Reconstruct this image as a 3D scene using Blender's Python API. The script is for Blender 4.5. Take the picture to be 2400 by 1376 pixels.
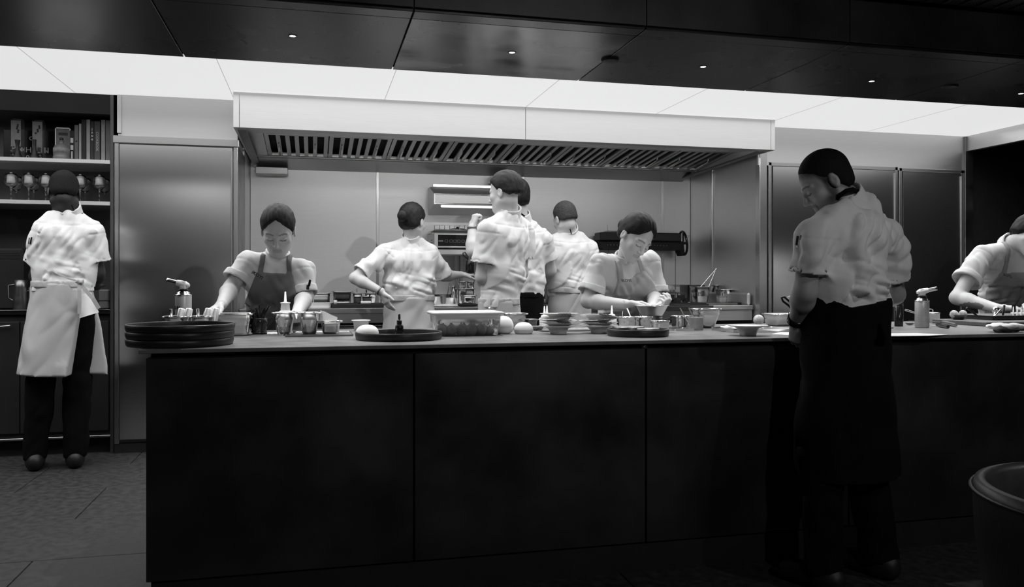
import bpy, math, random
import numpy as np
from mathutils import Vector, Matrix

# ------------------------------------------------------------------ clean
for o in list(bpy.data.objects):
    bpy.data.objects.remove(o)
SC = bpy.context.scene
COL = SC.collection
random.seed(7)
rng = np.random.default_rng(11)
R = math.radians

# ------------------------------------------------------------------ camera
CAM_H, FPX, YAW, HOR = 1.13, 1912.0, R(13.67), 658.0
cam_d = bpy.data.cameras.new('camera')
cam = bpy.data.objects.new('camera', cam_d)
COL.objects.link(cam)
cam.location = (0, 0, CAM_H)
cam.rotation_euler = (R(90), 0, -YAW)
cam_d.sensor_width = 36.0
cam_d.lens = 36.0 * FPX / 2400.0
cam_d.shift_y = -(688.0 - HOR) / 2400.0
cam_d.clip_start = 0.05
SC.camera = cam

# ------------------------------------------------------------------ world, exposure
wd = bpy.data.worlds.new('world')
SC.world = wd
wd.use_nodes = True
wd.node_tree.nodes['Background'].inputs['Color'].default_value = (0.5, 0.5, 0.5, 1)
wd.node_tree.nodes['Background'].inputs['Strength'].default_value = 0.0
vs = SC.view_settings
vs.view_transform = 'Standard'
vs.look = 'None'
vs.gamma = 1.0
vs.use_curve_mapping = False
vs.exposure = 0.0

# ------------------------------------------------------------------ room dimensions (metres)
CF, CB, CZ = 2.93, 3.95, 0.90        # pass counter: front, back, top
SOF_Y0, SOF_Y1, SOF_Z = 2.95, 3.79, 2.105   # dark soffit above the counter
LIT_Z, FR_Y = 2.35, 5.80             # luminous ceiling, front of the fridge wall
HOOD_Y, HOOD_Z = 5.51, 2.115
NX0, NX1, NY = -0.51, 3.44, 7.05     # cooking niche
RX = 5.36                            # right end of the kitchen
LX = -4.6
DIN_Z = 2.30                         # dining-room ceiling

# ------------------------------------------------------------------ large lamps
def area(name, loc, sx, sy, power, spread=180, rot=(0, 0, 0)):
    d = bpy.data.lights.new(name, 'AREA')
    d.shape = 'RECTANGLE'; d.size = sx; d.size_y = sy; d.energy = power; d.spread = R(spread)
    o = bpy.data.objects.new(name, d); COL.objects.link(o)
    o.location = loc; o.rotation_euler = rot
    return o
def spot(name, loc, power, ang=60, blend=0.6, rad=0.02, to=None):
    d = bpy.data.lights.new(name, 'SPOT')
    d.energy = power; d.spot_size = R(ang); d.spot_blend = blend; d.shadow_soft_size = rad
    o = bpy.data.objects.new(name, d); COL.objects.link(o)
    o.location = loc
    if to is not None:
        o.rotation_euler = (Vector(to) - Vector(loc)).to_track_quat('-Z', 'Y').to_euler()
    return o
# luminous ceiling: an added area lamp just under the panels carries most light downwards
area('ceiling_light_bank', ((LX + RX) / 2, (SOF_Y1 + HOOD_Y) / 2, LIT_Z - 0.012), RX - LX - 0.1, HOOD_Y - SOF_Y1 - 0.06, 105, 150)
# added fill light hidden behind the extraction hood's lip, brightens niche wall and filters
area('hood_fill_light', (1.44, HOOD_Y + 0.112, 2.128), 3.6, 0.012, 4.8, 180, (R(80), 0, 0))
# dim downlights of the dining room behind the camera
spot('dining_downlight', (-1.1, 1.5, DIN_Z - 0.03), 9, 100, 0.5, 0.03, (-1.6, 3.6, 0))
spot('dining_downlight', (3.0, 1.0, DIN_Z - 0.03), 22, 95, 0.5, 0.03, (2.5, 2.5, 0.0))
spot('dining_downlight', (1.5, -0.7, DIN_Z - 0.03), 55, 110, 0.7, 0.03, (1.7, 2.6, 1.0))

# ------------------------------------------------------------------ pixel -> world
FW = Vector((math.sin(YAW), math.cos(YAW), 0)); RT = Vector((math.cos(YAW), -math.sin(YAW), 0))
def ray(px, py):
    return FW + RT * ((px - 1200.0) / FPX) + Vector((0, 0, (HOR - py) / FPX))
def P(px, py, Y):
    d = ray(px, py); t = Y / d.y
    return Vector((d.x * t, Y, CAM_H + d.z * t))
def PZ(px, py, z):
    d = ray(px, py); t = (z - CAM_H) / d.z
    return Vector((d.x * t, d.y * t, z))
def PX(px, Y):
    return P(px, 0, Y).x
def ZY(py, px, Y):
    return P(px, py, Y).z
def mpp(px, Y):
    """metres per pixel at depth plane Y"""
    d = ray(px, HOR); return (Y / d.y) / FPX

# ------------------------------------------------------------------ materials
MATS = {}
def mat(name, col=0.5, rough=0.5, metal=0.0, var=0.0, scale=8.0, bump=0.0, bscale=60.0, stretch=(1, 1, 1), spec=0.5,
        aniso=0.0, arot=0.0, rvar=0.0, trans=0.0, ior=1.45, sheen=0.0, coat=0.0, sss=0.0, attr=None, emit=0.0, thresh=None):
    if name in MATS:
        return MATS[name]
    m = bpy.data.materials.new(name); m.use_nodes = True
    nt = m.node_tree; N = nt.nodes; L = nt.links
    b = N['Principled BSDF']
    b.inputs['Base Color'].default_value = (col, col, col, 1)
    b.inputs['Roughness'].default_value = rough
    b.inputs['Metallic'].default_value = metal
    b.inputs['Specular IOR Level'].default_value = spec
    b.inputs['IOR'].default_value = ior
    b.inputs['Transmission Weight'].default_value = trans
    b.inputs['Sheen Weight'].default_value = sheen
    b.inputs['Coat Weight'].default_value = coat
    if sss:
        b.inputs['Subsurface Weight'].default_value = sss
        b.inputs['Subsurface Radius'].default_value = (0.008, 0.008, 0.008)
        b.inputs['Subsurface Scale'].default_value = 1.0
    if emit:
        b.inputs['Emission Color'].default_value = (1, 1, 1, 1)
        b.inputs['Emission Strength'].default_value = emit
    tc = N.new('ShaderNodeTexCoord'); mp = N.new('ShaderNodeMapping')
    mp.inputs['Scale'].default_value = stretch
    L.new(tc.outputs['Object'], mp.inputs['Vector'])
    nz = N.new('ShaderNodeTexNoise'); nz.inputs['Scale'].default_value = scale; nz.inputs['Detail'].default_value = 5
    L.new(mp.outputs['Vector'], nz.inputs['Vector'])
    rp = N.new('ShaderNodeMapRange')
    lo, hi = max(col * (1 - var), 0), min(col * (1 + var), 1)
    rp.inputs['From Min'].default_value = 0.3; rp.inputs['From Max'].default_value = 0.7
    if thresh is not None:
        rp.inputs['From Min'].default_value, rp.inputs['From Max'].default_value = thresh
    rp.inputs['To Min'].default_value = lo; rp.inputs['To Max'].default_value = hi
    L.new(nz.outputs['Fac'], rp.inputs['Value'])
    src = rp.outputs['Result']
    if attr:
        at = N.new('ShaderNodeAttribute'); at.attribute_name = attr
        mu = N.new('ShaderNodeMath'); mu.operation = 'MULTIPLY'
        L.new(src, mu.inputs[0]); L.new(at.outputs['Fac'], mu.inputs[1]); src = mu.outputs[0]
    cc = N.new('ShaderNodeCombineColor')
    for i in range(3):
        L.new(src, cc.inputs[i])
    L.new(cc.outputs['Color'], b.inputs['Base Color'])
    if rvar:
        r2 = N.new('ShaderNodeMapRange')
        r2.inputs['From Min'].default_value = 0.3; r2.inputs['From Max'].default_value = 0.7
        r2.inputs['To Min'].default_value = max(rough - rvar, 0.02); r2.inputs['To Max'].default_value = min(rough + rvar, 1)
        L.new(nz.outputs['Fac'], r2.inputs['Value']); L.new(r2.outputs['Result'], b.inputs['Roughness'])
    if bump:
        n2 = N.new('ShaderNodeTexNoise'); n2.inputs['Scale'].default_value = bscale; n2.inputs['Detail'].default_value = 3
        L.new(mp.outputs['Vector'], n2.inputs['Vector'])
        bp = N.new('ShaderNodeBump'); bp.inputs['Strength'].default_value = min(bump, 1.0); bp.inputs['Distance'].default_value = 0.004
        L.new(n2.outputs['Fac'], bp.inputs['Height']); L.new(bp.outputs['Normal'], b.inputs['Normal'])
    if aniso:
        b.inputs['Anisotropic'].default_value = aniso
        b.inputs['Anisotropic Rotation'].default_value = arot
        tg = N.new('ShaderNodeTangent'); tg.direction_type = 'RADIAL'; tg.axis = 'Z'
        L.new(tg.outputs['Tangent'], b.inputs['Tangent'])
    MATS[name] = m
    return m

# steels
STEEL = mat('brushed_steel', 0.55, 0.34, 1.0, var=0.03, scale=9, stretch=(1, 1, 40), rvar=0.03, aniso=0.5)
STEEL_MATTE = mat('satin_steel', 0.70, 0.48, 1.0, var=0.025, scale=7, stretch=(1, 1, 30), rvar=0.03)
STEEL_DOOR = mat('fridge_steel', 0.70, 0.26, 1.0, var=0.015, scale=9, stretch=(40, 1, 1), aniso=0.75, arot=0.0)
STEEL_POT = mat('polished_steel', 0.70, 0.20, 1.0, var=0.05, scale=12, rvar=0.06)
STEEL_BRIGHT = mat('bright_steel', 0.85, 0.16, 1.0, var=0.03, scale=20)
STEEL_DARK = mat('dark_steel', 0.22, 0.38, 1.0, var=0.12, scale=7, rvar=0.08)
BRONZE = mat('dark_bronze_sheet', 0.085, 0.28, 0.85, var=0.18, scale=2.6, rvar=0.04, bump=0.03, bscale=5)
BRONZE_F = mat('dark_counter_sheet', 0.055, 0.42, 0.75, var=0.30, scale=3.2, rvar=0.10, bump=0.03, bscale=6)
STONE = mat('dark_stone_top', 0.15, 0.38, 0.0, var=0.18, scale=9, rvar=0.06, bump=0.04, bscale=90)
BLACK = mat('black_lacquer', 0.012, 0.45, 0.0, var=0.3, scale=6)
BLACK_MATTE = mat('matt_black', 0.010, 0.75, 0.0, var=0.3, scale=9)
BLACK_GLOSS = mat('gloss_black', 0.010, 0.18, 0.0, var=0.2, scale=9)
GREY_DARK = mat('charcoal_paint', 0.016, 0.5, 0.0, var=0.15, scale=4)
LACQ = mat('black_tray_lacquer', 0.020, 0.40, 0.0, var=0.25, scale=14, bump=0.05, bscale=40)
PORC = mat('white_porcelain', 0.80, 0.22, 0.0, var=0.02, scale=6, coat=0.3)
MATTE_W = mat('matt_white_stoneware', 0.82, 0.55, 0.0, var=0.03, scale=8)
PLASTIC_W = mat('white_plastic', 0.80, 0.42, 0.0, var=0.02, scale=8)
PAPER = mat('white_paper', 0.82, 0.8, 0.0, var=0.04, scale=10, bump=0.05, bscale=30)
GLASS = mat('clear_glass', 0.95, 0.04, 0.0, trans=1.0, ior=1.45)
CLEARP = mat('clear_plastic', 0.95, 0.12, 0.0, trans=1.0, ior=1.3)
LIT = mat('luminous_diffuser', 0.35, 0.6, 0.0, emit=0.74)
LAMP = mat('lamp_lens', 0.8, 0.4, 0.0, emit=9.0)

# ------------------------------------------------------------------ mesh helpers
class MB:
    def __init__(s):
        s.v = []; s.f = []; s.sm = []
    def add(s, vs, fs, smooth=False):
        n = len(s.v); s.v += [tuple(v) for v in vs]
        s.f += [tuple(i + n for i in f) for f in fs]; s.sm += [smooth] * len(fs)
        return s
    def box(s, x0, x1, y0, y1, z0, z1, c=0.0):
        if c <= 0:
            vs = [(x, y, z) for z in (z0, z1) for y in (y0, y1) for x in (x0, x1)]
            return s.add(vs, [(0, 2, 3, 1), (4, 5, 7, 6), (0, 1, 5, 4), (2, 6, 7, 3), (0, 4, 6, 2), (1, 3, 7, 5)])
        c = min(c, (x1 - x0) * .45, (y1 - y0) * .45, (z1 - z0) * .45)
        cx, cy, cz = (x0 + x1) / 2, (y0 + y1) / 2, (z0 + z1) / 2
        hx, hy, hz = (x1 - x0) / 2, (y1 - y0) / 2, (z1 - z0) / 2
        vs = []; idx = {}
        for sx in (-1, 1):
            for sy in (-1, 1):
                for sz in (-1, 1):
                    for a in range(3):
                        h = [hx - c, hy - c, hz - c]; h[a] += c
                        idx[(sx, sy, sz, a)] = len(vs)
                        vs.append((cx + sx * h[0], cy + sy * h[1], cz + sz * h[2]))
        fs = []
        for a in range(3):
            b, d = (a + 1) % 3, (a + 2) % 3
            for sg in (-1, 1):
                q = []
                for (p, r) in ((-1, -1), (1, -1), (1, 1), (-1, 1)):
                    k = [0, 0, 0]; k[a] = sg; k[b] = p; k[d] = r
                    q.append(idx[(k[0], k[1], k[2], a)])
                fs.append(q if sg > 0 else q[::-1])
            for p in (-1, 1):
                for r in (-1, 1):
                    def K(e, ax):
                        k = [0, 0, 0]; k[a] = e; k[b] = p; k[d] = r
                        return idx[(k[0], k[1], k[2], ax)]
                    q = [K(-1, b), K(1, b), K(1, d), K(-1, d)]
                    fs.append(q if p * r < 0 else q[::-1])
        for sx in (-1, 1):
            for sy in (-1, 1):
                for sz in (-1, 1):
                    t = [idx[(sx, sy, sz, a)] for a in range(3)]
                    fs.append(t if sx * sy * sz > 0 else t[::-1])
        return s.add(vs, fs)
    def lathe(s, prof, c=(0, 0, 0), n=32, sx=1.0, sy=1.0, smooth=True, M=None):
        """prof: (r, z) from the bottom centre round to the top/inside; closed where r == 0"""
        vs = []; rings = []
        for (r, z) in prof:
            if r <= 1e-6:
                rings.append([len(vs)]); vs.append(Vector((0, 0, z)))
            else:
                rings.append(list(range(len(vs), len(vs) + n)))
                for i in range(n):
                    a = 2 * math.pi * i / n
                    vs.append(Vector((r * math.cos(a) * sx, r * math.sin(a) * sy, z)))
        fs = []
        for A, B in zip(rings[:-1], rings[1:]):
            for i in range(n):
                j = (i + 1) % n
                if len(A) == 1 and len(B) == 1: continue
                if len(A) == 1: fs.append((A[0], B[j], B[i]))
                elif len(B) == 1: fs.append((A[i], A[j], B[0]))
                else: fs.append((A[i], A[j], B[j], B[i]))
        if M is not None: vs = [M @ v for v in vs]
        vs = [v + Vector(c) for v in vs]
        return s.add(vs, fs, smooth)
    def tube(s, pts, r, n=10, r1=None, smooth=True):
        pts = [Vector(p) for p in pts]; m = len(pts)
        rs = r if isinstance(r, (list, tuple)) else [r + ((r1 if r1 is not None else r) - r) * i / max(m - 1, 1) for i in range(m)]
        vs = []; up = None
        for i, p in enumerate(pts):
            t = (pts[min(i + 1, m - 1)] - pts[max(i - 1, 0)]).normalized()
            if up is None:
                up = Vector((0, 0, 1)) if abs(t.z) < 0.9 else Vector((1, 0, 0))
            a = t.cross(up).normalized(); up = a.cross(t).normalized()
            for k in range(n):
                q = 2 * math.pi * k / n
                vs.append(p + (a * math.cos(q) + up * math.sin(q)) * rs[i])
        fs = [(i * n + k, i * n + (k + 1) % n, (i + 1) * n + (k + 1) % n, (i + 1) * n + k) for i in range(m - 1) for k in range(n)]
        s.add(vs, fs, smooth)
        s.add([vs[k] for k in range(n)], [tuple(range(n))[::-1]])
        s.add([vs[(m - 1) * n + k] for k in range(n)], [tuple(range(n))])
        return s
    def prism(s, poly, z0, z1, M=None, smooth=False):
        n = len(poly)
        vs = [Vector((x, y, z0)) for x, y in poly] + [Vector((x, y, z1)) for x, y in poly]
        if M is not None: vs = [M @ v for v in vs]
        fs = [tuple(range(n))[::-1], tuple(range(n, 2 * n))]
        s.add(vs, fs)
        s.add(vs, [(i, (i + 1) % n, n + (i + 1) % n, n + i) for i in range(n)], smooth)
        return s
    def loft(s, loops, cap0=True, cap1=True, smooth=True):
        n = len(loops[0]); vs = [p for l in loops for p in l]
        fs = [(i * n + k, i * n + (k + 1) % n, (i + 1) * n + (k + 1) % n, (i + 1) * n + k) for i in range(len(loops) - 1) for k in range(n)]
        s.add(vs, fs, smooth)
        if cap0: s.add(loops[0], [tuple(range(n))[::-1]])
        if cap1: s.add(loops[-1], [tuple(range(n))])
        return s
    def mesh(s, name):
        me = bpy.data.meshes.new(name)
        me.from_pydata(s.v, [], s.f); me.update()
        if any(s.sm): me.polygons.foreach_set('use_smooth', s.sm)
        return me
    def build(s, name, m, parent=None, loc=None, rz=0.0):
        o = bpy.data.objects.new(name, s.mesh(name)); COL.objects.link(o)
        if m is not None: o.data.materials.append(m)
        if parent is not None: o.parent = parent
        if loc is not None: o.location = loc
        if rz: o.rotation_euler = (0, 0, rz)
        return o

def tag(o, label=None, cat=None, group=None, kind=None):
    if label: o['label'] = label
    if cat: o['category'] = cat
    if group: o['group'] = group
    if kind: o['kind'] = kind
    return o
def thing(name, label, cat, loc=(0, 0, 0), rz=0.0, group=None, kind=None):
    o = bpy.data.objects.new(name, None); COL.objects.link(o)
    o.empty_display_size = 0.05
    o.location = loc; o.rotation_euler = (0, 0, rz)
    return tag(o, label, cat, group, kind)
def struct(name, mb, m, label, cat='wall', parent=None):
    o = mb.build(name, m, parent)
    if parent is None: tag(o, label, cat, None, 'structure')
    return o
def bx(x0, x1, y0, y1, z0, z1, c=0.0):
    return MB().box(x0, x1, y0, y1, z0, z1, c)
def dup(o, parent=None, loc=None, rz=None, label=None):
    c = o.copy(); COL.objects.link(c)
    if parent is not None: c.parent = parent
    if loc is not None: c.location = loc
    if rz is not None: c.rotation_euler = (0, 0, rz)
    if label: c['label'] = label
    for ch in list(o.children):
        dup(ch, c)
    return c
def text(body, size, m, parent, M, ext=0.0006, name='lettering', align='CENTER', bold=0.0):
    cu = bpy.data.curves.new('lettering', 'FONT'); cu.body = body; cu.size = size; cu.extrude = ext
    cu.align_x = align; cu.align_y = 'CENTER'; cu.resolution_u = 2; cu.offset = bold
    t = bpy.data.objects.new('lettering', cu); COL.objects.link(t)
    dg = bpy.context.evaluated_depsgraph_get(); dg.update()
    me = bpy.data.meshes.new_from_object(t.evaluated_get(dg))
    bpy.data.objects.remove(t); bpy.data.curves.remove(cu)
    me.materials.clear(); me.materials.append(m)
    me.transform(M)
    o = bpy.data.objects.new(name, me); COL.objects.link(o); o.parent = parent
    return o
def facing_cam_M(loc, tilt=0.0, rz=0.0, roll=0.0):
    """text in the XZ plane, readable from -Y"""
    return Matrix.Translation(loc) @ Matrix.Rotation(rz, 4, 'Z') @ Matrix.Rotation(R(90) + tilt, 4, 'X') @ Matrix.Rotation(roll, 4, 'Z')

# ================================================================== the setting
# floor: dark stone flags
FLOOR_A = mat('floor_stone', 0.026, 0.62, 0.0, var=0.45, scale=26, bump=0.25, bscale=120, rvar=0.1)
fl = thing('floor', 'dark flecked stone slab floor', 'floor', kind='structure')
bx(LX, RX + 2.6, -3.2, 7.4, -0.06, -0.006).build('floor_bed', BLACK_MATTE, fl)
_tile = bx(-0.448, 0.448, -0.298, 0.298, -0.006, 0.0, 0.002).mesh('floor_slab')
_tile.materials.append(FLOOR_A)
for j in range(-5, 11):
    for i in range(-6, 9):
        x, y = i * 0.9 + (0.45 if j % 2 else 0) - 0.2, j * 0.6 + 0.35
        if x - 0.45 < LX or x + .45 > RX + 2.6: continue
        if y > 3.3 and x > -0.3 and y < 7.4: continue     # hidden behind the counter: one sheet
        t = bpy.data.objects.new('floor_slab', _tile); COL.objects.link(t); t.parent = fl
        t.location = (x, y, 0)
bx(-0.32, RX + 2.6, 3.36, 7.4, -0.006, 0.0).build('kitchen_floor_sheet', FLOOR_A, fl)

# counter base with its metal panels
cb = thing('pass_counter', 'long dark metal counter with tall plain front panels', 'counter', (0, 0, 0))
bx(-0.535, 4.4, CF + 0.045, CB - 0.03, 0.0, 0.885).build('carcass', BLACK_MATTE, cb)
seams = [-0.547 + 0.9 * i for i in range(6)]
for a in seams[:-1]:
    bx(a + 0.003, a + 0.897, CF + 0.022, CF + 0.044, 0.115, 0.868, 0.002).build('front_panel', BRONZE_F, cb)
bx(-0.547, -0.536, CF + 0.026, CB - 0.03, 0.115, 0.868).build('end_panel', BRONZE_F, cb)
bx(-0.53, 4.4, CF + 0.030, CF + 0.044, 0.0, 0.108).build('plinth', BLACK_MATTE, cb)
ct = thing('counter_worktop', 'thin dark stone worktop covered with kitchen trays and pans', 'worktop')
bx(-0.567, 4.4, CF, CB, CZ - 0.014, CZ, 0.0015).build('slab', STONE, ct)
k = MB().lathe([(0, -0.001), (0.006, -0.001), (0.006, 0.002), (0.004, 0.002), (0.004, 0.0), (0, 0.0)], n=16, M=Matrix.Rotation(R(90), 4, 'X'))
k.build('lock_ring', STEEL_BRIGHT, cb, (1.247, CF + 0.021, CZ - 0.023))
bx(1.235, 1.259, CF + 0.0215, CF + 0.03, CZ - 0.034, CZ - 0.0145).build('lock_plate', BLACK_MATTE, cb)

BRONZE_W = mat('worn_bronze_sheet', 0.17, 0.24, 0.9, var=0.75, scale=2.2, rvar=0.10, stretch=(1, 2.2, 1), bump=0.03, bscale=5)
JOINT = mat('panel_joint_grey', 0.35, 0.6, 0.0, emit=0.35)
# ceiling: dark soffit of bronze panels, luminous panels beyond, dining ceiling
ce = thing('ceiling', 'dark metal soffit with downlights and luminous white panels behind it', 'ceiling', kind='structure')
bx(LX, RX + 2.6, SOF_Y0 + 0.012, SOF_Y1 - 0.002, SOF_Z + 0.012, SOF_Z + 0.30).build('soffit_core', BLACK_MATTE, ce)
for i in range(-4, 8):
    a = -0.547 + 0.9 * i
    bx(a + 0.003, a + 0.897, SOF_Y0 + 0.006, 3.036, SOF_Z, SOF_Z + 0.010, 0.0015).build('soffit_strip', BRONZE, ce)
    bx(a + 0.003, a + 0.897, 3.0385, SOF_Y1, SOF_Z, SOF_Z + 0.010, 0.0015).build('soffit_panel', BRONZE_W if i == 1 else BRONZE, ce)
    bx(a + 0.002, a + 0.898, SOF_Y0 - 0.005, SOF_Y0 + 0.010, SOF_Z + 0.014, DIN_Z + 0.02).build('fascia_panel', BRONZE_F, ce)
LJ = [PX(540, HOOD_Y) + i * (PX(1825, HOOD_Y) - PX(540, HOOD_Y)) / 4.0 for i in range(-6, 8)]
for a, b in zip(LJ[:-1], LJ[1:]):
    if a > RX: break
    bx(max(a, LX) + 0.0015, min(b, RX) - 0.0015, SOF_Y1 - 0.05, FR_Y + 0.02, LIT_Z, LIT_Z + 0.02).build('light_panel', LIT, ce)
for a in LJ:
    if LX < a < RX: bx(a - 0.002, a + 0.002, SOF_Y1, FR_Y, LIT_Z - 0.002, LIT_Z + 0.001).build('panel_joint', JOINT, ce)
bx(LX, RX + 2.6, SOF_Y1 - 0.08, 7.4, LIT_Z + 0.021, LIT_Z + 0.08).build('roof_sheet', BLACK_MATTE, ce)
bx(LX, RX + 2.6, SOF_Y1 - 0.05, SOF_Y1 - 0.001, SOF_Z + 0.012, LIT_Z + 0.02).build('soffit_back', GREY_DARK, ce)
# dining-room ceiling: expanded metal mesh
GRILLE = mat('ceiling_mesh', 0.05, 0.5, 0.6, var=0.3, scale=30)
def mesh_tex(m, s=150.0):
    nt = m.node_tree; b = nt.nodes['Principled BSDF']
    tc = nt.nodes.new('ShaderNodeTexCoord'); w1 = nt.nodes.new('ShaderNodeTexWave'); w2 = nt.nodes.new('ShaderNodeTexWave')
    w1.bands_direction = 'X'; w2.bands_direction = 'Y'
    w1.inputs['Scale'].default_value = s * 0.22; w2.inputs['Scale'].default_value = s * 0.12
    for w in (w1, w2): nt.links.new(tc.outputs['Object'], w.inputs['Vector'])
    mu = nt.nodes.new('ShaderNodeMath'); mu.operation = 'MULTIPLY'
    nt.links.new(w1.outputs['Fac'], mu.inputs[0]); nt.links.new(w2.outputs['Fac'], mu.inputs[1])
    bp = nt.nodes.new('ShaderNodeBump'); bp.inputs['Distance'].default_value = 0.006
    nt.links.new(mu.outputs[0], bp.inputs['Height']); nt.links.new(bp.outputs['Normal'], b.inputs['Normal'])
mesh_tex(GRILLE)
bx(LX, RX + 2.6, -3.2, SOF_Y0 - 0.03, DIN_Z, DIN_Z + 0.03).build('dining_ceiling_mesh', GRILLE, ce)
for i in range(26):     # ribs of the mesh that show at the right of the frame
    x = 2.05 + i * 0.085
    bx(x, x + 0.012, 1.2, SOF_Y0 - 0.05, DIN_Z - 0.010, DIN_Z - 0.0005).build('mesh_rib', GRILLE, ce)

# downlights set into the soffit
SPOTS = [(686, 84), (1200, 122.5), (1648, 156), (2043, 190), (2393, 219)]
for i, (px, py) in enumerate(SPOTS):
    p = PZ(px, py, SOF_Z)
    where = ['at the end of the soffit above the stacked round trays', 'in the glossy middle soffit panel', 'just beyond the round ceiling speaker', 'above the standing man with the shaved head', 'at the dark end of the soffit by the frame edge'][i]
    t = thing('recessed_downlight', 'small round recessed downlight ' + where, 'downlight', (p.x, p.y, SOF_Z), group='downlights in the soffit')
    MB().lathe([(0.017, 0), (0.017, -0.002), (0.0125, -0.002), (0.0125, 0.0)], n=24).build('bezel', BLACK_GLOSS, t)
    MB().lathe([(0, -0.0012), (0.0122, -0.0012), (0.0122, 0.0), (0, 0.0)], n=20).build('lens', LAMP, t)
    l = spot('soffit_downlight', (p.x, p.y, SOF_Z - 0.006), 58, 74, 0.8, 0.012, (p.x, p.y, 0))
for (px, py, r, lab) in ((1430, 139, 0.037, 'round black speaker set in the soffit by the bright ceiling edge'), (2226, 201, 0.037, 'round black speaker in the darkest soffit panel')):
    p = PZ(px, py, SOF_Z)
    t = thing('ceiling_speaker', lab, 'speaker', (p.x, p.y, SOF_Z), group='round speakers in the soffit')
    MB().lathe([(r, 0.002), (r, -0.009), (r - 0.004, -0.011), (0, -0.011)][::-1], n=32).build('cover', GREY_DARK, t)
    MB().lathe([(r + 0.003, 0.0), (r + 0.003, -0.003), (r, -0.003), (r, 0)][::-1], n=32).build('ring', BLACK_MATTE, t)

# outer walls (dark dining room and the back of the kitchen)
WALLD = mat('dining_wall', 0.06, 0.7, 0.0, var=0.2, scale=2)
struct('wall_rear', bx(LX, RX + 2.6, -3.3, -3.2, 0, DIN_Z + 0.1), WALLD, 'dark dining room wall')
struct('wall_left', bx(LX - 0.1, LX, -3.3, 7.4, 0, LIT_Z + 0.1), WALLD, 'dark wall at the far end of the room')
struct('wall_right', bx(RX + 2.6, RX + 2.7, -3.3, 7.4, 0, LIT_Z + 0.1), BLACK_MATTE, 'black wall beyond the kitchen')
struct('wall_back', bx(LX, RX + 2.6, 7.3, 7.4, 0, LIT_Z + 0.1), BLACK_MATTE, 'dark wall behind the fridges')

# steel lined cooking niche: wall panels
wn = thing('wall_niche', 'brushed steel panelled wall behind the stove', 'wall', kind='structure')
jx = [NX0] + [PX(x, NY) for x in (885, 1226, 1553)] + [NX1]
for a, b in zip(jx[:-1], jx[1:]):
    bx(a + 0.002, b - 0.002, NY, NY + 0.02, 0.0, 2.2, 0.002).build('wall_panel', STEEL_MATTE, wn)
for a in jx[1:-1]:
    bx(a - 0.012, a + 0.012, NY - 0.004, NY + 0.001, 0.0, 2.2, 0.002).build('joint_strip', STEEL, wn)
bx(NX0 - 0.02, NX0, FR_Y + 0.02, NY, 0, 2.2).build('side_panel', STEEL_MATTE, wn)
bx(NX1, NX1 + 0.02, FR_Y + 0.06, NY, 0, 2.2).build('side_panel', STEEL_MATTE, wn)
bx(NX1 - 0.012, NX1, 6.60, 6.64, 0, 2.2, 0.003).build('side_joint', STEEL, wn)
bx(NX0, NX0 + 0.010, 6.35, 6.385, 0, 2.2, 0.003).build('side_joint', STEEL, wn)
bx(NX1 - 0.02, NX1 + 0.045, FR_Y - 0.01, FR_Y + 0.06, 0, 2.16, 0.004).build('front_post', STEEL, wn)
bx(NX0, NX1, FR_Y + 0.3, NY, 2.34, 2.36).build('niche_roof', STEEL_DARK, wn)

# steel bulkhead above the fridges on both sides
bk = thing('wall_bulkhead', 'pale steel panels between fridges and luminous ceiling', 'wall', kind='structure')
zl = ZY(320, 300, FR_Y)
xa = PX(277, FR_Y)
bx(xa, NX0 + 0.01, FR_Y, FR_Y + 0.03, zl + 0.0, LIT_Z + 0.02).build('bulkhead_panel', STEEL_MATTE, bk)
bx(xa - 0.004, xa + 0.02, FR_Y - 0.012, FR_Y + 0.001, zl + 0.02, LIT_Z - 0.003).build('bulkhead_edge', STEEL_MATTE, bk)
zr = ZY(395, 2000, FR_Y)
bx(NX1 - 0.03, RX + 0.002, FR_Y, FR_Y + 0.03, zr, LIT_Z + 0.02).build('bulkhead_panel', STEEL_MATTE, bk)
bx(xa - 0.03, NX0 + 0.02, FR_Y - 0.014, FR_Y + 0.02, zl - 0.045, zl + 0.003, 0.003).build('fridge_lintel', STEEL, bk)
# right end: return beam and the black opening under it
rb = thing('wall_return', 'short steel beam over the black opening at the end of the kitchen', 'wall', kind='structure')
bx(RX, RX + 0.05, 3.2, FR_Y + 0.03, LIT_Z - 0.125, LIT_Z + 0.02).build('return_beam', STEEL_MATTE, rb)
bx(RX - 0.02, RX + 0.06, FR_Y - 0.02, FR_Y + 0.05, 0, LIT_Z - 0.002, 0.003).build('corner_post', STEEL_DARK, rb)
bx(RX + 0.06, RX + 2.6, FR_Y + 0.03, FR_Y + 0.06, 0, LIT_Z + 0.02).build('dark_panel', BLACK_MATTE, rb)

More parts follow.
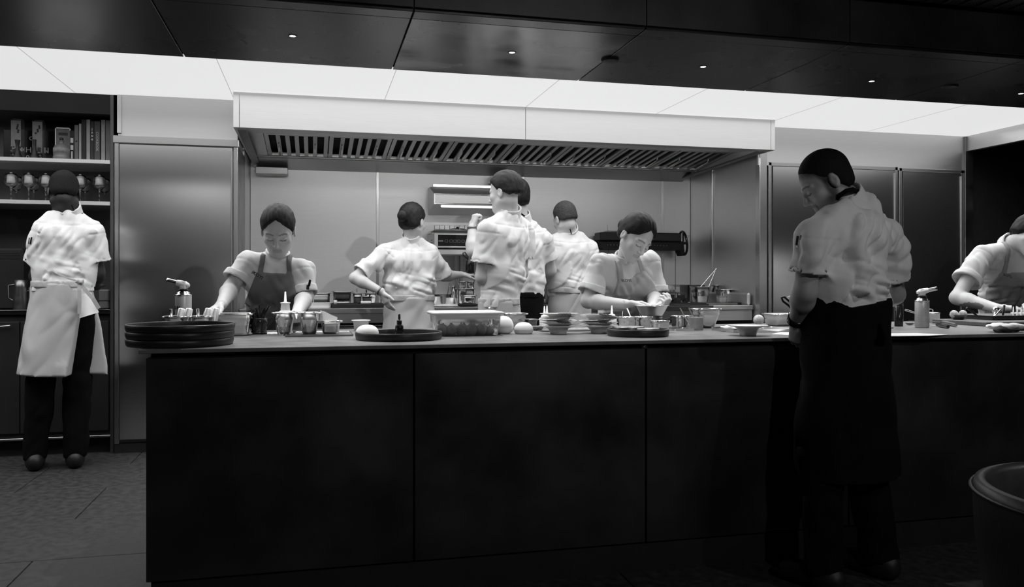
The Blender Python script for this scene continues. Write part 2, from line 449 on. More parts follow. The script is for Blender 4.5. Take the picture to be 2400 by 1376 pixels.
# ---- fridges
def fridge(name, label, x0, x1, z1, handle_side, nz0=0.09):
    t = thing(name, label, 'fridge', ((x0 + x1) / 2, FR_Y, 0), group='steel fridges built into the back wall')
    w = (x1 - x0) / 2
    MB().box(-w, -w + 0.028, -0.004, 0.05, 0.06, z1 + 0.028, 0.003).box(w - 0.028, w, -0.004, 0.05, 0.06, z1 + 0.028, 0.003).box(-w, w, -0.004, 0.05, z1, z1 + 0.028, 0.003).build('frame', STEEL, t)
    bx(-w, w, 0.03, 0.6, 0.06, z1 + 0.02).build('body', STEEL_DARK, t)
    # slightly domed door sheet
    n, mz = 6, 28
    a0, a1, b0, b1 = -w + 0.034, w - 0.034, nz0, z1 - 0.006
    vs = []
    for j in range(mz + 1):
        for i in range(n + 1):
            u, v = i / n, j / mz
            dep = -0.012 - 0.008 * math.sin(math.pi * u) * 0.4 - 0.004 * math.sin(math.pi * v)
            vs.append((a0 + (a1 - a0) * u, dep, b0 + (b1 - b0) * v))
    fs = [(j * (n + 1) + i, j * (n + 1) + i + 1, (j + 1) * (n + 1) + i + 1, (j + 1) * (n + 1) + i) for j in range(mz) for i in range(n)]
    d = MB().add(vs, fs, True)
    d.box(a0, a1, -0.011, 0.03, b0, b1)
    door = d.build('door', STEEL_DOOR, t)
    s = handle_side
    xh = (a1 - 0.004) if s > 0 else (a0 + 0.004)
    MB().box(xh - 0.005, xh + 0.005, -0.024, -0.010, b0 + 0.02, b1 - 0.02, 0.002).build('edge_pull', STEEL, door)
    bx(-w, w, 0.0, 0.04, 0.0, 0.06).build('plinth', BLACK_MATTE, t)
    return t
fridge('fridge', 'tall steel fridge behind the woman in a dark bib apron', PX(268, FR_Y), NX0 + 0.012, ZY(337, 300, FR_Y), 1)
fx = [PX(1803, FR_Y), PX(2103, FR_Y), PX(2118, FR_Y), RX - 0.02]
fridge('fridge', 'wide steel fridge right behind the man with the shaved head', PX(1801, FR_Y), PX(2104, FR_Y), ZY(392, 1900, FR_Y) - 0.0, 1)
fridge('fridge', 'narrow dark steel fridge next to the black opening', PX(2107, FR_Y), RX - 0.02, ZY(404, 2180, FR_Y), 1)
# dark slot between niche post and fridge, with shelves
sl = thing('narrow_shelf_slot', 'narrow dark open shelf slot beside the wide fridge', 'shelf', (PX(1793, FR_Y), FR_Y, 0))
w = (PX(1801, FR_Y) - NX1 - 0.045) / 2
bx(-w, w, 0.3, 0.32, 0, zr + 0.02).build('back_panel', BLACK_MATTE, sl)
for z in (0.4, 0.85, 1.30, 1.72):
    bx(-w, w, 0.02, 0.3, z, z + 0.012).build('shelf', STEEL_DARK, sl)

# ---- exhaust hood
HOOD_FILL = mat('added_hood_glow', .8, .5, 0, emit=1.5)  # glow for the strip added behind the hood lip
hd = thing('extraction_hood', 'wide pale steel extraction hood with slanted baffle filters', 'hood', (0, 0, 0))
HX0, HX1 = PX(546, HOOD_Y), PX(1817, HOOD_Y)
hm = PX(1232, HOOD_Y)
he = PX(561, HOOD_Y)
hr = PX(1807, HOOD_Y)
for a, b in ((HX0, he), (he, hm), (hm, hr), (hr, HX1)):
    bx(a + 0.0012, b - 0.0012, HOOD_Y, HOOD_Y + 0.02, HOOD_Z, LIT_Z - 0.006, 0.0015).build('front_sheet', STEEL_MATTE, hd)
bx(HX0 + 0.003, HX0 + 0.02, HOOD_Y + 0.02, NY, HOOD_Z, LIT_Z - 0.006).build('side_sheet', STEEL_MATTE, hd)
bx(HX1 - 0.02, HX1 - 0.003, HOOD_Y + 0.02, NY, HOOD_Z, LIT_Z - 0.006).build('side_sheet', STEEL_MATTE, hd)
bx(HX0 + 0.02, HX1 - 0.02, HOOD_Y + 0.02, HOOD_Y + 0.09, HOOD_Z + 0.0005, HOOD_Z + 0.012).build('front_flange', STEEL, hd)
def slab_yz(mb, x0, x1, A, B, th):
    (y0, z0), (y1, z1) = A, B
    vs = [(x, y, z + d) for d in (0, th) for (x, y, z) in ((x0, y0, z0), (x1, y0, z0), (x1, y1, z1), (x0, y1, z1))]
    return mb.add(vs, [(3, 2, 1, 0), (4, 5, 6, 7), (0, 1, 5, 4), (1, 2, 6, 5), (2, 3, 7, 6), (3, 0, 4, 7)])
slab_yz(MB(), HX0 + 0.02, HX0 + 0.075, (HOOD_Y + 0.09, HOOD_Z), (NY, 2.075), 0.012).build('side_flange', STEEL_DARK, hd)
slab_yz(MB(), HX1 - 0.075, HX1 - 0.02, (HOOD_Y + 0.09, HOOD_Z), (NY, 2.075), 0.012).build('side_flange', STEEL_DARK, hd)
FA, FB = (6.10, 2.185), (6.76, 2.123)
slab_yz(MB(), HX0 + 0.03, HX1 - 0.03, (HOOD_Y + 0.085, 2.135), (6.105, 2.186), 0.01).build('lip_sheet', STEEL_MATTE, hd)
slab_yz(MB(), HX0 + 0.03, HX1 - 0.03, (6.78, 2.128), (NY, 2.055), 0.01).build('gutter', STEEL, hd)
bx(HX0 + 0.03, HX1 - 0.03, 6.755, 6.782, 2.112, 2.126, 0.003).build('gutter_rail', STEEL_DARK, hd)
def yzp(px, t):
    """x at filter-plane fraction t for a column seen at image x (on the filter's lower edge)"""
    return PX(px, FA[0] + (FB[0] - FA[0]) * t)
fs_px = [628, 762, 897, 1027, 1153, 1280, 1400, 1521, 1632]
fx_ = [PX(p, FB[0]) for p in fs_px]
x_first, x_last = fx_[0], fx_[-1]
fw = (x_last - x_first) / 8.0
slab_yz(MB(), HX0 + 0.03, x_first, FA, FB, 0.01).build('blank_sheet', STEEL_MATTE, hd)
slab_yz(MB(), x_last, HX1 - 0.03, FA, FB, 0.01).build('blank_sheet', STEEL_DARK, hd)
slab_yz(MB(), HX0 + 0.03, HX1 - 0.03, (FA[0], FA[1] + 0.06), (FB[0], FB[1] + 0.06), 0.01).build('filter_backing', BLACK_MATTE, hd)
dy, dz = FB[0] - FA[0], FB[1] - FA[1]
def lerp_yz(t, off=0.0):
    return (FA[0] + dy * t, FA[1] + dz * t + off)
slat_me = slab_yz(MB(), 0, 0.030, lerp_yz(0.03), lerp_yz(0.97), 0.012).mesh('filter_slat'); slat_me.materials.append(STEEL)
frame_mb = MB()
slab_yz(frame_mb, 0.004, 0.034, FA, FB, 0.014); slab_yz(frame_mb, fw - 0.034, fw - 0.004, FA, FB, 0.014)
slab_yz(frame_mb, 0.034, fw - 0.034, FA, lerp_yz(0.05), 0.014); slab_yz(frame_mb, 0.034, fw - 0.034, lerp_yz(0.95), FB, 0.014)
frame_me = frame_mb.mesh('filter_frame'); frame_me.materials.append(STEEL)
hmb = MB(); a = lerp_yz(0.35); b = lerp_yz(0.75)
hmb.tube([(0, a[0], a[1] + .002), (0, a[0] + .015, a[1] - 0.028), (0, b[0] - .015, b[1] - 0.028), (0, b[0], b[1] + .002)], 0.006, 8)
hand_me = hmb.mesh('filter_handle'); hand_me.materials.append(STEEL_BRIGHT)
for i in range(8):
    f = bpy.data.objects.new('baffle_filter', frame_me); COL.objects.link(f); f.parent = hd; f.location = (x_first + i * fw, 0, 0)
    pitch = (fw - 0.068) / 6.0
    for q in range(5):
        s = bpy.data.objects.new('filter_slat', slat_me); COL.objects.link(s); s.parent = f
        s.location = (0.034 + pitch * (q + 1) - 0.015, 0, 0)
    for q in (1, 5):
        h = bpy.data.objects.new('filter_handle', hand_me); COL.objects.link(h); h.parent = f
        h.location = (0.034 + pitch * q, 0, 0)
for (px0, px1, py0, py1) in ((600, 675, 386, 408), (1149, 1192, 406, 428)):
    a = PX(px0, NY - 0.1); b = PX(px1, NY - 0.1)
    zb = ZY(py1, px0, NY - 0.1)
    MB().box(a, b, NY - 0.14, NY - 0.002, zb, zb + 0.055, 0.004).build('grease_box', STEEL_MATTE, hd)
bx(HX0 + .1, HX1 - .1, HOOD_Y + .098, HOOD_Y + .110, 2.1285, 2.136, .003).build('added_glow_strip', HOOD_FILL, hd)  # added glowing strip that goes with the fill light behind the lip

# ================================================================== implicit-surface modelling for bodies, clothes and hair
def _axis(lo, hi, h, fines):
    brk = sorted(set([lo, hi] + [min(max(v, lo), hi) for a, b, _ in fines for v in (a, b)]))
    out = [lo]
    for a, b in zip(brk[:-1], brk[1:]):
        if b - a < 1e-5: continue
        m = (a + b) / 2; hh = min([h] + [f for (p, q, f) in fines if p <= m <= q])
        n = max(1, int(math.ceil((b - a) / hh)))
        out += [a + (b - a) * (i + 1) / n for i in range(n)]
    return np.array(out, np.float32)
class Vol:
    def __init__(s, lo, hi, h, fine=()):
        s.ax = [_axis(lo[i], hi[i], h, [(c[i] - r, c[i] + r, hf) for c, r, hf in fine]) for i in range(3)]
        s.F = np.full([len(a) for a in s.ax], 0.2, np.float32)
        s.h = h
    def grid(s, sl=(slice(None),) * 3):
        return s.ax[0][sl[0]][:, None, None], s.ax[1][sl[1]][None, :, None], s.ax[2][sl[2]][None, None, :]
    def sl(s, lo, hi, m):
        out = []
        for i in range(3):
            a = int(np.searchsorted(s.ax[i], lo[i] - m)); b = int(np.searchsorted(s.ax[i], hi[i] + m))
            a = max(a - 1, 0); b = min(b + 1, len(s.ax[i]))
            if b - a < 1: return None
            out.append(slice(a, b))
        return tuple(out)
    def add(s, prim, k=0.02):
        lo, hi, fn = prim
        q = s.sl(lo, hi, 0.03 + k)
        if q is None: return s
        a = s.F[q]; d = fn(*s.grid(q)).astype(np.float32)
        if k > 0:
            h = np.maximum(k - np.abs(a - d), 0) / k
            s.F[q] = np.minimum(a, d) - h * h * k * 0.25
        else: s.F[q] = np.minimum(a, d)
        return s
    def cut(s, prim, k=0.005):
        lo, hi, fn = prim
        q = s.sl(lo, hi, 0.01 + k)
        if q is None: return s
        a = s.F[q]; d = -fn(*s.grid(q)).astype(np.float32)
        h = np.maximum(k - np.abs(a - d), 0) / k
        s.F[q] = np.maximum(a, d) + h * h * k * 0.25
        return s
    def copy(s):
        o = Vol.__new__(Vol); o.ax = s.ax; o.F = s.F.copy(); o.h = s.h; return o
    def near(s, fn, band=0.04):
        """F += fn(x, y, z) near the surface"""
        I = np.nonzero(np.abs(s.F) < band)
        if len(I[0]) == 0: return s
        s.F[I] += fn(s.ax[0][I[0]], s.ax[1][I[1]], s.ax[2][I[2]]).astype(np.float32)
        return s
    def surf(s):
        F = s.F; I = F < 0
        nx, ny, nz = F.shape
        cnt = np.zeros((nx - 1, ny - 1, nz - 1), np.int8)
        for i in (0, 1):
            for j in (0, 1):
                for k in (0, 1):
                    cnt += I[i:nx - 1 + i, j:ny - 1 + j, k:nz - 1 + k]
        act = (cnt > 0) & (cnt < 8)
        C = np.nonzero(act); n = len(C[0])
        if n == 0: return np.zeros((0, 3)), np.zeros((0, 4), int)
        idx = np.full(act.shape, -1, np.int32); idx[C] = np.arange(n)
        acc = np.zeros((n, 3)); w = np.zeros(n)
        cor = {}
        for i in (0, 1):
            for j in (0, 1):
                for k in (0, 1):
                    cor[(i, j, k)] = F[C[0] + i, C[1] + j, C[2] + k].astype(np.float64)
        lo = [s.ax[a][C[a]].astype(np.float64) for a in range(3)]; hi = [s.ax[a][C[a] + 1].astype(np.float64) for a in range(3)]
        for a in range(3):
            for p in (0, 1):
                for q in (0, 1):
                    c0 = [0, 0, 0]; o = [x for x in range(3) if x != a]; c0[o[0]] = p; c0[o[1]] = q
                    c1 = list(c0); c1[a] = 1
                    f0, f1 = cor[tuple(c0)], cor[tuple(c1)]
                    m = (f0 < 0) != (f1 < 0)
                    t = np.where(m, f0 / np.where(m, f0 - f1, 1), 0)
                    for x in range(3):
                        if x == a: v = lo[x] + (hi[x] - lo[x]) * t
                        else: v = hi[x] if c0[x] else lo[x]
                        acc[:, x] += np.where(m, v, 0)
                    w += m
        V = acc / w[:, None]
        quads = []
        for a in range(3):
            b, d = (a + 1) % 3, (a + 2) % 3
            S0 = [slice(None)] * 3; S1 = [slice(None)] * 3
            S0[a] = slice(0, -1); S1[a] = slice(1, None)
            for x in (b, d):
                S0[x] = slice(1, -1); S1[x] = slice(1, -1)
            A, B = I[tuple(S0)], I[tuple(S1)]
            E = np.nonzero(A != B)
            if len(E[0]) == 0: continue
            base = [E[0], E[1], E[2]]
            base[b] = base[b] + 1; base[d] = base[d] + 1
            def cell(db, dd):
                c = [base[0], base[1], base[2]]; c[b] = c[b] - db; c[d] = c[d] - dd
                return idx[c[0], c[1], c[2]]
            q = np.stack([cell(1, 1), cell(0, 1), cell(0, 0), cell(1, 0)], 1)
            flip = ~A[E]
            q[flip] = q[flip][:, ::-1]
            quads.append(q)
        return V, np.concatenate(quads)
    def build(s, name, m, parent=None, attr=None, origin=(0, 0, 0)):
        V, Q = s.surf()
        me = bpy.data.meshes.new(name)
        n, f = len(V), len(Q)
        me.vertices.add(n); me.vertices.foreach_set('co', (V - np.array(origin)).astype(np.float32).ravel())
        me.loops.add(f * 4); me.loops.foreach_set('vertex_index', Q.astype(np.int32).ravel())
        me.polygons.add(f); me.polygons.foreach_set('loop_start', np.arange(0, f * 4, 4, dtype=np.int32))
        me.polygons.foreach_set('use_smooth', np.ones(f, bool))
        me.update(calc_edges=True); me.validate()
        if attr is not None:
            at = me.attributes.new('tint', 'FLOAT', 'POINT'); at.data.foreach_set('value', attr(V).astype(np.float32))
        o = bpy.data.objects.new(name, me); COL.objects.link(o)
        me.materials.append(m)
        if parent is not None: o.parent = parent
        return o

def nv(v): return np.array(v, float)
def unit(v):
    v = nv(v); return v / max(np.linalg.norm(v), 1e-9)
def cone(A, B, ra, rb, clip=None):
    A, B = nv(A), nv(B); L = B - A; LL = max(float(L @ L), 1e-9); r = max(ra, rb)
    def fn(X, Y, Z):
        t = np.clip(((X - A[0]) * L[0] + (Y - A[1]) * L[1] + (Z - A[2]) * L[2]) / LL, 0, 1)
        d = np.sqrt((X - A[0] - t * L[0]) ** 2 + (Y - A[1] - t * L[1]) ** 2 + (Z - A[2] - t * L[2]) ** 2) - (ra + (rb - ra) * t)
        if clip is not None:
            c, n = clip; d = np.maximum(d, (X - c[0]) * n[0] + (Y - c[1]) * n[1] + (Z - c[2]) * n[2])
        return d
    return np.minimum(A, B) - r, np.maximum(A, B) + r, fn
def econe(A, B, ra, rb, u, clip=None):
    """capsule with an elliptical section: ra, rb = (radius along u, radius across)"""
    A, B = nv(A), nv(B); L = B - A; LL = max(float(L @ L), 1e-9)
    w = L / math.sqrt(LL); u = unit(nv(u) - w * float(nv(u) @ w)); v = np.cross(w, u)
    r = max(ra + rb)
    def fn(X, Y, Z):
        px, py, pz = X - A[0], Y - A[1], Z - A[2]
        al = px * w[0] + py * w[1] + pz * w[2]
        t = np.clip(al / math.sqrt(LL), 0, 1)
        e = al - t * math.sqrt(LL)
        a = px * u[0] + py * u[1] + pz * u[2]; b = px * v[0] + py * v[1] + pz * v[2]
        ru = ra[0] + (rb[0] - ra[0]) * t; rv = ra[1] + (rb[1] - ra[1]) * t
        k = np.sqrt((a / ru) ** 2 + (b / rv) ** 2 + (e / rv) ** 2)
        g = np.sqrt((a / ru ** 2) ** 2 + (b / rv ** 2) ** 2 + (e / rv ** 2) ** 2)
        d = np.where(g > 1e-6, k * (k - 1) / np.maximum(g, 1e-6), -rv)
        if clip is not None:
            c, n = clip; d = np.maximum(d, (X - c[0]) * n[0] + (Y - c[1]) * n[1] + (Z - c[2]) * n[2])
        return d
    return np.minimum(A, B) - r, np.maximum(A, B) + r, fn
def cyl(A, B, r):
    """flat-ended cylinder"""
    A, B = nv(A), nv(B); w = unit(B - A); L = float(np.linalg.norm(B - A))
    def fn(X, Y, Z):
        a = (X - A[0]) * w[0] + (Y - A[1]) * w[1] + (Z - A[2]) * w[2]
        d = np.sqrt(np.maximum((X - A[0]) ** 2 + (Y - A[1]) ** 2 + (Z - A[2]) ** 2 - a * a, 0)) - r
        return np.maximum(d, np.maximum(-a, a - L))
    return np.minimum(A, B) - r, np.maximum(A, B) + r, fn
def ell(c, M, r):
    """ellipsoid: M rows = local axes, r = radii"""
    c = nv(c); M = nv(M); r = nv(r)
    def fn(X, Y, Z):
        p = [X - c[0], Y - c[1], Z - c[2]]
        q = [M[i][0] * p[0] + M[i][1] * p[1] + M[i][2] * p[2] for i in range(3)]
        k = np.sqrt(sum((q[i] / r[i]) ** 2 for i in range(3)))
        g = np.sqrt(sum((q[i] / r[i] ** 2) ** 2 for i in range(3)))
        return np.where(g > 1e-6, k * (k - 1) / np.maximum(g, 1e-6), -min(r))
    m = max(r)
    return c - m, c + m, fn
_lat = rng.random((32, 32, 32)).astype(np.float32)
def vnoise(x, y, z):
    xi, yi, zi = np.floor(x).astype(int), np.floor(y).astype(int), np.floor(z).astype(int)
    fx, fy, fz = x - xi, y - yi, z - zi
    fx, fy, fz = fx * fx * (3 - 2 * fx), fy * fy * (3 - 2 * fy), fz * fz * (3 - 2 * fz)
    r = 0
    for i in (0, 1):
        for j in (0, 1):
            for k in (0, 1):
                r = r + _lat[(xi + i) & 31, (yi + j) & 31, (zi + k) & 31] * (fx if i else 1 - fx) * (fy if j else 1 - fy) * (fz if k else 1 - fz)
    return r * 2 - 1
def folds(seed, amp=0.006, f=17.0, zs=0.28, u=(1, 0, 0), waist=None, ends=()):
    """cloth folds running mostly down the body, diagonal pulls, and bunching at the waist"""
    u = unit(u)
    def fn(x, y, z):
        s = x * u[0] + y * u[1]; q = -x * u[1] + y * u[0]
        w = 0.35 * vnoise(s * 5 + seed, q * 5, z * 5)
        a = vnoise(s * f + seed + w, q * f * .8, z * f * zs + seed * 1.7)
        b = vnoise((s + z * .8) * f * .8 + 5 + seed, q * f * .7, (z - s * .8) * f * .30 + w)
        c = vnoise((s - z * .7) * f * 1.3 + 9 + seed, q * f, (z + s * .7) * f * .40 + w)
        r = 0.9 * (1 - 2.6 * np.abs(a)) + 0.9 * b + 0.55 * (1 - 2.6 * np.abs(c))
        k = 1.0
        if waist is not None:
            g = np.exp(-((z - waist) / 0.09) ** 2)
            d = vnoise(s * f * .5 + 3, q * f * .5 + seed, (z + .25 * s) * f * 1.9)
            r = r + g * 1.1 * (1 - 2.4 * np.abs(d))
        for (e, ax, L) in ends:
            t = (x - e[0]) * ax[0] + (y - e[1]) * ax[1] + (z - e[2]) * ax[2]
            dd = np.sqrt((x - e[0]) ** 2 + (y - e[1]) ** 2 + (z - e[2]) ** 2)
            k = k * np.where(dd < .16, np.clip(-t / 0.06, 0.12, 1), 1)
        return amp * r * k
    return fn

# ================================================================== people
CLOTH = mat('white_cotton', 0.74, 0.85, 0.0, var=0.04, scale=5, bump=0.12, bscale=220, sheen=0.15)
CLOTH_DIM = mat('grey_white_cotton', 0.52, 0.9, 0.0, var=0.06, scale=5, bump=0.12, bscale=220)
APRON_L = mat('pale_apron_cotton', 0.50, 0.9, 0.0, var=0.06, scale=6, bump=0.15, bscale=260)
APRON_M = mat('light_grey_apron_cotton', 0.34, 0.9, 0.0, var=0.07, scale=6, bump=0.15, bscale=260)
APRON_D = mat('dark_grey_apron_cotton', 0.16, 0.9, 0.0, var=0.12, scale=6, bump=0.15, bscale=260)
APRON_K = mat('black_apron_cotton', 0.006, 0.95, spec=0.08, metal=0.0, var=0.2, scale=6, bump=0.15, bscale=260)
TROUSER = mat('black_trouser_cotton', 0.005, 0.95, spec=0.08, metal=0.0, var=0.2, scale=8, bump=0.1, bscale=200)
SHOE = mat('black_shoe', 0.012, 0.5, 0.0, var=0.3, scale=20)
HAIR_D = mat('dark_hair', 0.007, 0.55, 0.0, spec=0.3, var=0.5, scale=60, stretch=(1, 1, 1), bump=0.3, bscale=240)
HAIR_B = mat('brown_hair', 0.016, 0.55, 0.0, spec=0.3, var=0.5, scale=60, bump=0.3, bscale=240)
HAIR_S = mat('cropped_hair', 0.008, 0.8, 0.0, spec=0.2, var=0.4, scale=150, bump=0.4, bscale=500)
HAIR_G = mat('short_fair_brown_hair', 0.06, 0.7, 0.0, spec=0.2, var=0.4, scale=120, bump=0.4, bscale=400)
def skin(name, c): return mat(name, c, 0.48, 0.0, var=0.06, scale=14, bump=0.04, bscale=160, attr='tint')
SKIN_L = skin('light_skin', 0.58); SKIN_M = skin('medium_skin', 0.36); SKIN_T = skin('tan_skin', 0.30); SKIN_D = skin('deep_skin', 0.035)
PRINT = mat('black_print', 0.015, 0.7, 0.0, var=0.1, scale=30)

def lerp(a, b, t): return nv(a) * (1 - t) + nv(b) * t
class Head:
    def __init__(s, c, fwd, up=(0, 0, 1), sc=1.0):
        s.c = nv(c); s.f = unit(fwd); s.r = unit(np.cross(s.f, unit(up))); s.u = np.cross(s.r, s.f); s.sc = sc
        s.M = np.array([s.r, s.f, s.u])
    def w(s, r, f, u): return s.c + (s.r * r + s.f * f + s.u * u) * s.sc
    def E(s, c, rad): return ell(s.w(*c), s.M, nv(rad) * s.sc)
    def loc(s, V):
        p = (V - s.c) / s.sc; return p @ s.r, p @ s.f, p @ s.u
    def C(s, a, b, ra, rb): return cone(s.w(*a), s.w(*b), ra * s.sc, rb * s.sc)
def add_head(v, h, nb, neck_r=0.053, fem=False, jaw=1.0):
    v.add(h.E((0, -0.012, 0.037), (0.0745, 0.094, 0.086)), 0.01)
    v.add(h.E((0, 0.026, -0.032), (0.061 if not fem else 0.059, 0.064, 0.076)), 0.035)
    v.add(h.E((0, 0.058, -0.088), (0.026 * jaw, 0.026, 0.022)), 0.03)                    # chin
    for sx in (-1, 1):
        v.add(h.C((sx * 0.052 * jaw, 0.0, -0.055), (sx * 0.016, 0.062, -0.096), 0.017, 0.014), 0.03)     # jaw line
        v.add(h.E((sx * 0.040, 0.058, -0.024), (0.021, 0.020, 0.018)), 0.02)             # cheek bone
        v.add(h.C((sx * 0.012, 0.084, 0.016), (sx * 0.046, 0.068, 0.016), 0.008, 0.007), 0.014)  # brow
        v.cut(h.E((sx * 0.031, 0.099, -0.005), (0.019, 0.013, 0.012)), 0.012)            # eye socket
        v.add(h.E((sx * 0.031, 0.074, -0.006), (0.0150, 0.0135, 0.0115)), 0.003)         # closed lid over the eye
    v.add(h.C((0, 0.086, 0.006), (0, 0.105, -0.034), 0.0065, 0.0100), 0.012)             # nose
    for sx in (-1, 1): v.add(h.E((sx * 0.0115, 0.093, -0.038), (0.0075, 0.009, 0.0065)), 0.006)
    v.add(h.E((0, 0.0800, -0.0615), (0.0225, 0.0095, 0.0050)), 0.005)                    # lips
    v.add(h.E((0, 0.0785, -0.0705), (0.0190, 0.0095, 0.0055)), 0.005)
    v.cut(h.E((0, 0.0905, -0.0660), (0.0230, 0.0050, 0.0012)), 0.003)
    for sx in (-1, 1):                                                                     # ears
        v.add(h.E((sx * 0.0775, -0.010, -0.008), (0.0075, 0.018, 0.030)), 0.006)
        v.cut(h.E((sx * 0.0850, -0.006, -0.004), (0.0050, 0.009, 0.016)), 0.005)
    v.add(cone(h.w(0, -0.022, -0.05), nb, neck_r * h.sc, neck_r * 1.08 * h.sc), 0.025)
def face_tint(h, beard=0.0, tattoo=(), brow=0.25, lip=0.62, fade=None):
    def fn(V):
        t = np.ones(len(V)); r, f, u = h.loc(V)
        ar = np.abs(r)
        br = (f > 0.045) & (ar > 0.011) & (ar < 0.050) & (np.abs(u - (0.0185 + 0.004 * np.sin((ar - 0.011) * 80))) < 0.0034)
        t[br] *= brow
        la = (f > 0.06) & (np.abs(ar - 0.031) < 0.0155) & (np.abs(u + 0.0115 + 0.010 * ((ar - 0.031) / 0.0155) ** 2 * -0.35) < 0.0026)
        t[la] *= 0.22
        lp = (f > 0.062) & (ar < 0.0225) & (u < -0.0575) & (u > -0.0755)
        t[lp] *= lip
        if fade is not None:
            hl = np.interp(f, *fade); d_ = np.clip((u - hl + 0.022) / 0.026, 0, 1)
            t *= np.where((ar < 0.074) | (f < -0.03), 1 - 0.82 * d_, 1)
        no = (f > 0.085) & (np.abs(ar - 0.008) < 0.004) & (np.abs(u + 0.0445) < 0.003)
        t[no] *= 0.4
        if beard:
            def sm(x, a, b): return np.clip((x - a) / (b - a), 0, 1)
            lowf = sm(-u, 0.034 + 0.0 * u, 0.056) * sm(f, -0.02, 0.012) * sm(u, -0.135, -0.11)
            must = sm(f, .06, .075) * sm(0.03 - ar, 0, .008) * sm(-u, 0.046, 0.052) * sm(u, -.0625, -.057)
            side = sm(f, -0.012, 0.0) * sm(0.034 - f, 0, 0.014) * sm(ar, .045, .055) * sm(0.03 - u, 0, .02)
            cheek = 1 - 0.75 * sm(f, 0.03, .055) * sm(u, -0.085, -0.055) * (~(ar < .03))
            t *= 1 - beard * np.clip(np.maximum(np.maximum(lowf * cheek, must), side) * np.where(lp, .3, 1), 0, 1)
        for (c, rad, val) in tattoo:
            d = np.linalg.norm((V - nv(c)) / nv(rad), axis=1) + 0.25 * vnoise(V[:, 0] * 60, V[:, 1] * 60, V[:, 2] * 60)
            t[d < 1] *= val
        return t
    return fn
def add_hand(v, W, d, n, thumb, curl=0.6, spread=1.0, sc=1.0, thumb_in=0.3, curls=None):
    """W wrist, d pointing to the fingers, n out of the palm, thumb = +1/-1 side (along d x n)"""
    d = unit(d); n = unit(nv(n) - d * float(nv(n) @ d)); sd = np.cross(d, n) * thumb
    W = nv(W)
    v.add(econe(W - d * 0.01, W + d * 0.072 * sc, (0.026 * sc, 0.018 * sc), (0.037 * sc, 0.0135 * sc), sd), 0.014)
    for i, (off, ln) in enumerate(((0.029, 0.072), (0.010, 0.081), (-0.009, 0.075), (-0.027, 0.058))):
        c = (curls[i] if curls else curl * (0.9 + 0.12 * i))
        p = W + (d * 0.076 + sd * off * spread) * sc; dd = d + sd * off * 2.2 * (spread - 0.75); dd = unit(dd)
        r = 0.0088 * sc; nn = n.copy(); nn = unit(nn - dd * float(nn @ dd))
        for j, fr in enumerate((0.45, 0.31, 0.24)):
            a = c * (0.85, 1.05, 0.7)[j]
            dd, nn = unit(dd * math.cos(a) + nn * math.sin(a)), unit(nn * math.cos(a) - dd * math.sin(a))
            q = p + dd * ln * fr * sc
            v.add(cone(p, q, r, r * 0.9), 0.0035 if j else 0.006)
            p = q; r *= 0.9
    p = W + (d * 0.022 + sd * 0.026) * sc
    t1 = unit(d * 0.75 + sd * 0.75 * (1 - thumb_in * .5) + n * thumb_in * 1.1); q = p + t1 * 0.042 * sc
    v.add(cone(p, q, 0.0145 * sc, 0.0105 * sc), 0.012)
    t2 = unit(t1 + n * 0.35 * thumb_in + d * 0.45 - sd * 0.55 * thumb_in); v.add(cone(q, q + t2 * 0.034 * sc, 0.0104 * sc, 0.0082 * sc), 0.004)
